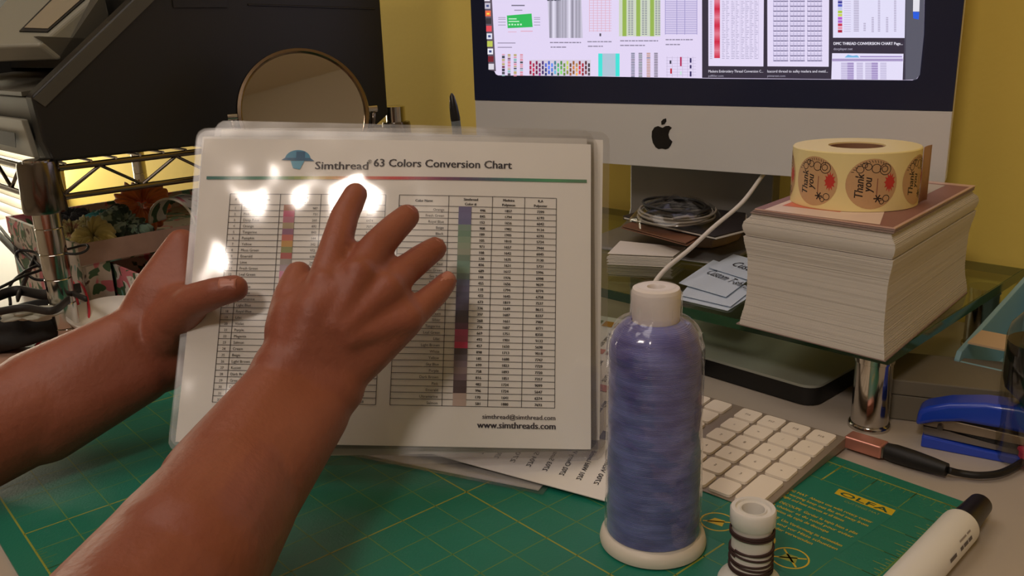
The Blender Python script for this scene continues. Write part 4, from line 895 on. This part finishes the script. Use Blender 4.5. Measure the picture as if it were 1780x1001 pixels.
obj('dish_shell', MB().lathe(dc, [(0, 0), (.022, 0), (.034, .012), (.040, .022), (.0394, .0224), (.033, .013), (.0215, .0012), (0, .0012)], 48, (.05, -.12, 1)), white_plastic, wcp, smooth='all')
m = MB(); A_, B_, C2_ = Z(132, 572, .028), Z(172, 556, .040), Z(188, 585, .03); m.prism([A_, B_, C2_], (0, 0, .0008)); obj('folded_lip', m, white_plastic, wcp)
tanb = thing('cardboard_sheet', 'bare tan cardboard sheet lying on the desk under the pouch', 'cardboard', Z(40, 620, .001))
obj('sheet', MB().prism(flatpoly([(-60, 604), (150, 590), (200, 640), (-60, 665)], .0022), V((0, 0, .0016))), mat('tan_board', C(190, 150, 128), .8, var=.05), tanb) if False else obj('sheet', MB().prism(flatpoly([(-60, 606), (150, 604), (215, 640), (-60, 700)], .0006), V((0, 0, .0012))), mat('tan_board', C(190, 150, 128), .8, var=.05), tanb)

# ================================================================ PAPERS ON THE MAT
wsd = V((.9, -.43, 0)).normalized(); wsp = V((.43, .9, 0)).normalized(); wr_ = V((.0175, .511, 0))
wsht = thing('white_sheet', 'blank white laminated strip lying flat on the green mat', 'paper', wr_+V((0, 0, .003)))
obj('paper_strip', MB().box(wr_+V((0, 0, .0026))-wsd*.21, wsd*.205, wsp*.052, V((0, 0, .0006))), paper, wsht)
obj('film_strip', MB().box(wr_+V((0, 0, .0034))-wsd*.215-wsp*.005, wsd*.215, wsp*.060, V((0, 0, .0003))), LAMEDGE, wsht)
kA, kB = V((.0575, .492, .0045)), V((.1735, .757, .0222)); kC = kA+V((-.86, .51, .02)).normalized()*.2159
cc_ = thing('colour_card', 'white thread colour card with rows of swatches leaning across the keyboard', 'card', kA)
def kf(s, t, h=0): return kA+(kC-kA)*s+(kB-kA)*t+V((0, 0, h+.006*math.sin(math.pi*min(1, max(0, t)))))
m = MB(); m.grid(lambda u, v: kf(u, v), 12, 16); obj('card_sheet', m, paper, cc_, solid=.0006)
kpz = Print(lambda x, y, h: kf(x, y, .0004+h), .0002)
r_ = random.Random(5); cols = [C(86, 66, 56), C(150, 40, 62), C(128, 62, 62), C(160, 100, 88), C(120, 62, 60), C(196, 120, 110), C(210, 150, 60), C(120, 140, 90), C(60, 120, 110), C(70, 100, 160), C(90, 70, 140), C(150, 110, 170), C(200, 160, 180), C(90, 84, 80), C(170, 160, 150), C(220, 210, 190)]
cols2 = [C(56, 50, 40), C(54, 58, 48), C(90, 88, 70)]+cols[5:]; cols3 = [C(60, 48, 62), C(78, 74, 98), C(110, 100, 130)]+cols[6:]
names = ['Violet Ice', 'Sunset Rose', 'Palm Green', 'Misty Teal', 'Deep Ocean', 'Wild Lavender', 'Silver Sky', 'Old Gold', 'Warm Sand', 'Bright Coral', 'Cherry Wood', 'Linen', 'Pebble Grey', 'Honey Gold']
for rrw, (t0, cs) in enumerate(((.045, cols3), (.275, cols3), (.50, cols2), (.73, cols))):
    for k in range(15):
        s_ = .075+k*.0585
        kpz.fn = lambda x, y, h: kf(x/.2159, y/.29, .0004+h)
        kpz.text('%d %s' % (2700+rrw*15+k, names[(k*5+rrw*3) % 14]), s_*.2159, t0*.29, .0052, INK, 0, .034+.006*r_.random(), rot=math.pi/2, bold=.0002)
        if rrw: kpz.rect((s_-.045)*.2159, (t0-.055)*.29, (s_+.003)*.2159, (t0-.018)*.29, cs[k % len(cs)])
        if rrw == 3: kpz.rect((s_-.045)*.2159, (t0+.175)*.29, (s_+.003)*.2159, (t0+.225)*.29, cols[k])
kpz.fn = lambda x, y, h: kf(x, y, .0004+h)
obj('swatch_print', kpz, PRINT, cc_)
ey = kf(.035, .975, .0012)
obj('eyelet', MB().lathe(ey, [(.0026, 0), (.0042, 0), (.0040, .0008), (.0028, .0008), (.0026, 0)], 24), steel, cc_, smooth=True)

# ================================================================ HELD CHART
gc, gu, gv, gn = V((-.0848, .5851, .1234)), V((.9987, -.0213, -.0456)), V((.0503, .474, .8791)), V((.0029, -.8803, .4745))
gu.normalize(); gv = (gv-gu*gv.dot(gu)).normalized(); gn = gu.cross(gv); gn = gn if gn.y < 0 else -gn
PW, PH = .2794/2, .2159/2
def bulge(s, t): return .0030*math.sin(s*16+1.2)*math.cos(t*9)-.002*math.cos(t*14+.5)+.05*max(0, -s-.11)**1.5
def pgf(s, t, h): return gc+gu*s+gv*t+gn*(h+bulge(s, t))
def pgc(x, y): p = PL(x, y, gc, gn)-gc; return p.dot(gu), p.dot(gv)
def rrect(w_, h_, r, n=6, k=8):
    pts = []
    for cx, cy, s in ((w_-r, h_-r, 0), (-w_+r, h_-r, 90), (-w_+r, -h_+r, 180), (w_-r, -h_+r, 270)):
        for i in range(n+1): g_ = math.radians(s+90*i/n); pts.append((cx+r*math.cos(g_), cy+r*math.sin(g_)))
    return pts
def sheetgrid(hw_, hh_, r, back, ds=0, dt=0, rot=0, nu=56, nv=44):
    m = MB(); cr_, sr_ = math.cos(rot), math.sin(rot)
    def f(u, v):
        x = (u*2-1); y = (v*2-1); X, Yv = x*hw_, y*hh_
        cx, cy = abs(X)-(hw_-r), abs(Yv)-(hh_-r)
        if cx > 0 and cy > 0:
            l = math.hypot(cx, cy); mxx = max(cx, cy)
            if l > 1e-9: X = math.copysign(hw_-r+cx*mxx/l, X); Yv = math.copysign(hh_-r+cy*mxx/l, Yv)
        X, Yv = X*cr_-Yv*sr_+ds, X*sr_+Yv*cr_+dt
        return pgf(X, Yv, -back)
    # uneven spacing so that rounded corners resolve
    def w1(u): return u
    m.grid(lambda u, v: f(w1(u), w1(v)), nu, nv); return m
def film_sheet(name, label, back, ds=0, dt=0, rot=0, printed=False):
    t = thing(name, label, 'chart', pgf(0, -PH, -back)); t['group'] = 'laminated charts held in the hands' 
    obj('paper', sheetgrid(PW, PH, .0005, back, ds, dt, rot), paper, t, smooth='all')
    obj('laminate_film', sheetgrid(PW+.0048, PH+.0065, .008, back-.0008, ds, dt, rot), LAM, t, smooth='all')
    obj('laminate_margin', sheetgrid(PW+.0048, PH+.0065, .008, back+.0004, ds, dt, rot), LAMEDGE, t, smooth='all')
    return t
ch = film_sheet('laminated_chart', 'front laminated thread colour conversion chart held up by both hands', 0)
film_sheet('laminated_chart', 'laminated sheet right behind the front chart, its rounded top left corner showing', .004, -.0015, .0045, .010)
film_sheet('laminated_chart', 'third laminated sheet in the hand, its clear top edge standing highest', .0075, .008, .0085, -.014)
film_sheet('laminated_chart', 'rearmost laminated sheet, its lower edge hanging below the front chart', .011, .002, -.0055, .036)
pp = Print(lambda s, t, h: pgf(s, t, .0003+h), .00008)
T0, T1 = pgc(552, 331)[1], pgc(960, 709)[1]
def col_s(x, y): return pgc(x, y)[0]
rb = col_s(966, 520); yt = pgc(966, 345)[1]; ytb = pgc(963, 709)[1]
print('table', yt, ytb, pgc(404, 330), pgc(360, 712), pgc(699, 330), pgc(674, 709))
NR = 32; hd = .0078; rh = (yt-hd-ytb)/NR
rt_cols = [col_s(699, 331)*.5+col_s(674, 709)*.5]+[.5*(col_s(a, 340)+col_s(b, 705)) for a, b in ((784, 765), (859, 845), (914, 904.6), (968.6, 962.7))]
lt_cols = [.5*(col_s(404.7, 331)+col_s(360, 712))]
w0_ = lt_cols[0]; lt_end = .5*(col_s(676.5, 331)+col_s(648, 712))
lt_cols = [w0_, w0_+.0088, w0_+.0088+.0275, w0_+.0655, w0_+.0905, lt_end]
LNC = C(58, 54, 62)
for cols_, x0 in ((lt_cols, lt_cols[0]), (rt_cols, rt_cols[0])):
    for x in cols_: pp.line(x, yt, x, ytb, .0004, LNC, 1, 12)
    for i in range(NR+2): y = yt if i == 0 else yt-hd-rh*(i-1); pp.line(cols_[0], y, cols_[-1], y, .00036, LNC, 1, 10)
nm = ['Red', 'Pink', 'Deep Rose', 'Orange', 'Tangerine', 'Pumpkin', 'Yellow', 'Moss Green', 'Emerald', 'Lime', 'Fresh Green', 'Leaf Green', 'Mint', 'Sky Blue', 'Sea Blue', 'Ultramarine', 'Light Blue', 'Royal Blue', 'Lilac', 'Violet', 'Purple', 'Magenta', 'Salmon', 'Cream', 'Beige', 'Light Brown', 'Russet', 'Dark Brown', 'Grey', 'Dark Grey', 'Silver', 'Black', 'White']
swr = [(92, 88, 120), (94, 92, 124), (90, 90, 122), (104, 122, 112), (96, 120, 104), (112, 130, 112), (122, 132, 116), (126, 130, 116), (96, 112, 100), (100, 124, 112), (104, 126, 112), (88, 104, 100), (86, 90, 112), (84, 82, 104), (72, 72, 92), (72, 70, 90), (80, 76, 96), (64, 60, 74), (70, 62, 74), (92, 66, 88), (150, 62, 96), (140, 62, 92), (172, 48, 88), (70, 62, 72), (92, 84, 96), (112, 100, 112), (124, 108, 112), (100, 84, 94), (64, 50, 56), (60, 44, 48), (150, 132, 124), (156, 138, 130)]
r_ = random.Random(9)
for i in range(NR):
    y = yt-hd-rh*i-rh*.78; yc = yt-hd-rh*i
    x = lt_cols
    pp.text(str(i+1), (x[0]+x[1])/2, y, .0024, INK, 1, None, 'c'); pp.text(nm[i], x[1]+.002, y, .0026, INK, 1)
    pp.rect(x[2]+.003, yc-rh, x[2]+.011, yc, C(*[int(150+60*r_.random()), int(90+80*r_.random()), int(80+90*r_.random())]), 1.5); pp.text('%03d' % r_.randint(100, 999), x[3]-.002, y, .0024, INK, 1, None, 'r')
    pp.text('%d' % r_.randint(1600, 1999), (x[3]+x[4])/2, y, .0024, INK, 1, None, 'c'); pp.text('%d' % r_.randint(5500, 9200), (x[4]+x[5])/2, y, .0024, INK, 1, None, 'c')
    x = rt_cols; k = [int(c*1.25) for c in swr[i]]
    pp.text(nm[(i*7+3) % 33], x[1]-.003, y, .0026, INK, 1, None, 'r')
    pp.rect(x[1]+.0072, yc-rh, x[1]+.0162, yc, C(*k), 1.5)
    pp.text('%03d' % r_.randint(100, 999), x[1]+.024, y, .0026, INK, 1, None, 'c', bold=.0002)
    pp.text('%d' % r_.randint(1600, 1999), (x[2]+x[3])/2, y, .0026, INK, 1, None, 'c', bold=.0002); pp.text('%d' % r_.randint(5500, 9200), (x[3]+x[4])/2, y, .0026, INK, 1, None, 'c', bold=.0002)
for x in (lt_cols, rt_cols):
    o_ = 1 if x is lt_cols else 0
    pp.text('Color Name', (x[o_]+x[o_+1])/2, yt-hd*.6, .0024, INK, 1, None, 'c', bold=.00025)
    for k, (a, b) in enumerate((('Simthread', 'Color #'), ('Madeira', 'Polyneon'), ('R.A', 'Polyester'))):
        pp.text(a, (x[o_+1+k]+x[o_+2+k])/2, yt-hd*.42, .0025, INK, 1, None, 'c', bold=.00025); pp.text(b, (x[o_+1+k]+x[o_+2+k])/2, yt-hd*.86, .0025, INK, 1, None, 'c', bold=.00025)
pp.text('#', (lt_cols[0]+lt_cols[1])/2, yt-hd*.6, .0026, INK, 1, None, 'c')
s0_, t0_ = pgc(548, 295); s1_, t1_ = pgc(889, 295)
pp.text('Simthread', s0_, t0_, .0082, C(52, 48, 58), 1, pgc(640, 295)[0]-s0_, bold=.0004); pp.text('®', pgc(640, 286)[0], pgc(640, 286)[1], .004, INK, 1)
pp.text('63 Colors Conversion Chart', pgc(650, 295)[0], t1_, .0082, C(44, 42, 54), 1, s1_-pgc(650, 295)[0], bold=.0004)
g0, gt0 = pgc(358, 308); g1, gt1 = pgc(1020, 315); NG = 60
stops = [(0, (60, 120, 118)), (.18, (90, 150, 120)), (.28, (200, 190, 90)), (.38, (222, 140, 90)), (.5, (206, 74, 80)), (.6, (150, 80, 110)), (.7, (84, 76, 110)), (.8, (70, 130, 120)), (.9, (84, 160, 112)), (1, (100, 136, 108))]
for i in range(NG):
    k = (i+.5)/NG
    for (a, ca1), (b, cb1) in zip(stops, stops[1:]):
        if a <= k <= b: f_ = (k-a)/(b-a); cc3 = [ca1[j]+(cb1[j]-ca1[j])*f_ for j in range(3)]
    a, b = i/NG, (i+1)/NG; pp.line(g0+(g1-g0)*a, gt0+(gt1-gt0)*a, g0+(g1-g0)*b, gt0+(gt1-gt0)*b, .0023, C(*cc3), 1)
# blue thread logo: dome with brim and tassel
lc_ = pgc(518, 278); BL, BD = C(74, 150, 186), C(40, 100, 140)
pp.poly([(lc_[0]+.0092*math.cos(a), lc_[1]+.0005+.0066*math.sin(a)) for a in [math.pi*i/16 for i in range(17)]], BL, 1)
pp.poly([(lc_[0]-.0118, lc_[1]-.0005), (lc_[0]+.0122, lc_[1]-.0012), (lc_[0]+.009, lc_[1]+.0012), (lc_[0]-.0092, lc_[1]+.0012)], BD, 1.5)
pp.poly([(lc_[0]-.005, lc_[1]-.001), (lc_[0]+.005, lc_[1]-.001), (lc_[0]+.002, lc_[1]-.0075), (lc_[0]-.003, lc_[1]-.0065)], C(110, 176, 206), 1)
pp.rect(lc_[0]-.0012, lc_[1]+.001, lc_[0]+.0052, lc_[1]+.006, BD, 1.5)
e1_ = pgc(965, 730); pp.text('simthread@simthread.com', e1_[0], e1_[1], .0044, C(60, 50, 60), 1, .049, 'r', bold=.0002)
e1_ = pgc(965, 746); pp.text('www.simthreads.com', e1_[0], e1_[1], .0060, C(44, 40, 54), 1, .0525, 'r', bold=.0004)
obj('chart_print', pp, PRINTM, ch)

# ================================================================ PERSON (both arms)
def blobmesh(parts, voxel, sm_it, name):
    bm = bmesh.new()
    def ball(c, r): bmesh.ops.create_icosphere(bm, subdivisions=2, radius=r, matrix=Matrix.Translation(c))
    for kind, data in parts:
        if kind == 'chain':
            for (p, r), (q, s) in zip(data, data[1:]):
                b2 = bmesh.new()
                for cc4, r4 in ((p, r), (q, s)): bmesh.ops.create_icosphere(b2, subdivisions=3, radius=r4, matrix=Matrix.Translation(cc4))
                res = bmesh.ops.convex_hull(b2, input=b2.verts)
                bmesh.ops.delete(b2, geom=list({g for g in res['geom_interior'] if isinstance(g, bmesh.types.BMVert)}), context='VERTS')
                t_ = bpy.data.meshes.new('t'); b2.to_mesh(t_); b2.free(); bm.from_mesh(t_); bpy.data.meshes.remove(t_)
        else:
            b2 = bmesh.new()
            for cc4, r4 in data: bmesh.ops.create_icosphere(b2, subdivisions=3, radius=r4, matrix=Matrix.Translation(cc4))
            res = bmesh.ops.convex_hull(b2, input=b2.verts)
            bmesh.ops.delete(b2, geom=list({g for g in res['geom_interior'] if isinstance(g, bmesh.types.BMVert)}), context='VERTS')
            t_ = bpy.data.meshes.new('t'); b2.to_mesh(t_); b2.free(); bm.from_mesh(t_); bpy.data.meshes.remove(t_)
    me = bpy.data.meshes.new(name); bm.to_mesh(me); bm.free(); o = bpy.data.objects.new(name, me); COL.objects.link(o)
    md = o.modifiers.new('r', 'REMESH'); md.mode = 'VOXEL'; md.voxel_size = voxel; md.use_smooth_shade = True
    md = o.modifiers.new('s', 'SMOOTH'); md.iterations = sm_it; md.factor = .6
    dg = bpy.context.evaluated_depsgraph_get(); me2 = bpy.data.meshes.new_from_object(o.evaluated_get(dg)); bpy.data.objects.remove(o)
    for p in me2.polygons: p.use_smooth = True
    return me2
parts = []
def ch_(*pts): parts.append(('chain', [(Y(x, y, yy), r) for x, y, yy, r in pts]))
def hu_(*pts): parts.append(('hull', [(Y(x, y, yy), r) for x, y, yy, r in pts]))
# right arm
wR = Y(512, 690, .475); fR = Z(345, 930, .058); eR = Z(205, 1130, .052); 
hu_((488, 672, .478, .0215), (540, 708, .478, .0215), (497, 640, .482, .0195), (578, 672, .486, .0195))
parts.append(('hull', [(Y(488, 676, .476), .0215), (Y(545, 716, .474), .0215), (Z(398, 850, .066)+V((-.004, 0, 0)), .0330), (Z(410, 862, .060), .0335)]))
parts.append(('hull', [(Z(398, 850, .066), .0330), (Z(412, 862, .060), .0335), (Z(318, 975, .062), .0385), (Z(318, 985, .054), .0395)]))
parts.append(('chain', [(Z(318, 980, .058), .0395), (Z(205, 1130, .050), .0420), (Z(60, 1330, .050), .0430), (Z(-60, 1500, .055)+V((0, 0, 0)), .040), (V((-.33, .02, .16)), .047)]))
# palm
hu_((512, 640, .482, .0165), (580, 660, .487, .0160), (560, 502, .508, .0120), (622, 482, .512, .0120), (672, 506, .514, .0115), (704, 556, .510, .0115), (640, 612, .498, .0140), (545, 545, .490, .013))
# metacarpal relief and knuckles
for x, y, yy in ((564, 496, .503), (624, 478, .507), (674, 503, .509), (706, 553, .507)):
    ch_((555+(x-555)*.35, 610+(y-610)*.35, .484, .0065), (x, y, yy, .0108))
# fingers: index, middle, ring, little
ch_((564, 496, .506, .0112), (584, 428, .528, .0102), (598, 378, .548, .0092), (618, 338, .564, .0080))
ch_((624, 480, .510, .0112), (652, 432, .530, .0106), (684, 398, .548, .0096), (708, 376, .560, .0084))
ch_((674, 505, .512, .0108), (700, 474, .530, .0100), (730, 450, .545, .0092), (756, 432, .556, .0080))
ch_((706, 556, .509, .0100), (735, 530, .522, .0090), (760, 508, .534, .0082), (776, 490, .543, .0070))
# thumb
ch_((512, 636, .486, .0165), (505, 575, .494, .0155), (508, 520, .508, .0120), (519, 478, .524, .0090))
hu_((508, 600, .488, .0155), (506, 550, .496, .0130), (560, 560, .492, .0130), (562, 505, .506, .0105), (540, 630, .484, .015))
NR_ = len(parts)
# left arm
hu_((212, 596, .592, .0225), (245, 648, .588, .0215), (262, 560, .604, .019), (290, 628, .600, .019))
parts.append(('hull', [(Y(212, 596, .590), .0225), (Y(245, 650, .586), .0215), (Y(70, 690, .566), .034), (Y(72, 722, .560), .034)]))
parts.append(('chain', [(Y(71, 706, .563), .036), (Y(-60, 762, .535), .0395), (V((-.48, .44, .055)), .043), (V((-.60, .33, .06)), .041), (V((-.56, .12, .16)), .047)]))
hu_((262, 560, .606, .0175), (286, 640, .600, .0175), (312, 450, .630, .0115), (330, 470, .640, .0115), (338, 530, .645, .0115), (330, 590, .640, .0115), (300, 560, .612, .017))
hu_((316, 424, .634, .0115), (262, 505, .608, .0135), (240, 560, .602, .0165), (322, 508, .606, .012), (290, 560, .60, .015))
hu_((318, 428, .634, .0112), (300, 470, .624, .013), (330, 520, .634, .012), (270, 540, .612, .0145))
# thumb on the front of the chart
ch_((272, 598, .598, .0190), (302, 556, .590, .0165), (336, 523, .5735, .0122), (376, 508, .5650, .0104), (408, 501, .5650, .0092))
hu_((300, 560, .594, .0155), (336, 524, .575, .0115), (318, 560, .598, .0130), (290, 520, .612, .0120))
# fingers behind the sheets
for (x, y, yy), dx, dy, L_ in (((320, 432, .640), 1, -.12, 1), ((334, 468, .652), 1, -.02, 1.1), ((340, 520, .656), 1, .05, 1.05), ((334, 580, .650), 1, .12, .85)):
    bx_ = gn*-.028
    p0 = Y(x, y, yy)
    def beh(px, py, off): s, t = pgc(px, py); return pgf(s, t, -off)
    parts.append(('chain', [(p0, .0110), (beh(x+55*L_, y+dy*55, .036), .0098), (beh(x+115*L_, y+dy*115, .030), .0088), (beh(x+160*L_, y+dy*160, .026), .0078)]))
body_me = blobmesh(parts, .0022, 5, 'arms')
skin = bpy.data.materials.new('skin'); skin.use_nodes = True; nt = skin.node_tree; b = nt.nodes['Principled BSDF']; L = nt.links.new
tc = nt.nodes.new('ShaderNodeTexCoord'); n1 = nt.nodes.new('ShaderNodeTexNoise'); n1.inputs['Scale'].default_value = 14; n1.inputs['Detail'].default_value = 5
cr = nt.nodes.new('ShaderNodeValToRGB'); cr.color_ramp.elements[0].position = .3; cr.color_ramp.elements[1].position = .7; cr.color_ramp.elements[0].color = C(138, 74, 54); cr.color_ramp.elements[1].color = C(158, 94, 72)
L(tc.outputs['Object'], n1.inputs[0]); L(n1.outputs[0], cr.inputs[0]); L(cr.outputs[0], b.inputs['Base Color'])
n2 = nt.nodes.new('ShaderNodeTexNoise'); n2.inputs['Scale'].default_value = 260; n2.inputs['Detail'].default_value = 6; bp = nt.nodes.new('ShaderNodeBump'); bp.inputs['Strength'].default_value = .35; bp.inputs['Distance'].default_value = .0012
L(tc.outputs['Object'], n2.inputs[0]); L(n2.outputs[0], bp.inputs['Height']); L(bp.outputs[0], b.inputs['Normal'])
b.inputs['Roughness'].default_value = .5; b.inputs['Subsurface Weight'].default_value = .15; b.inputs['Subsurface Radius'].default_value = (.01, .004, .002); b.inputs['Subsurface Scale'].default_value = .6
person = bpy.data.objects.new('person', body_me); COL.objects.link(person); body_me.materials.append(skin)
tag(person, 'person with bare forearms holding up the laminated charts, fingers spread across them', 'person')
nailm = mat('fingernail', C(180, 118, 100), .42)
def nail(px, py, yy, tx_, ty_, tyy, r, side=None):      # a nail on the back (camera side) of a fingertip
    c = Y(px, py, yy); d = (Y(tx_, ty_, tyy)-c).normalized(); n_ = ((CO-c).normalized()+V((0, 0, .5))).normalized(); n_ = (n_-d*n_.dot(d)).normalized(); s_ = d.cross(n_)
    m = MB(); m.grid(lambda u, v: c+d*((u-.35)*.0115)+s_*(math.sin((v-.5)*1.9)*r*.86)*(1-.25*abs(u-.45))+n_*(math.cos((v-.5)*1.9)*r*1.0+.0002-.0010*u), 8, 8)
    o = obj('fingernail', m, nailm, None, solid=.0005, smooth='all'); o.parent = person; return o
nail(610, 352, .5585, 618, 338, .564, .0080); nail(699, 384, .5565, 708, 376, .560, .0084); nail(746, 440, .552, 756, 432, .556, .0080); nail(770, 496, .540, 776, 490, .543, .0072); nail(398, 502, .5650, 408, 501, .5650, .0092)
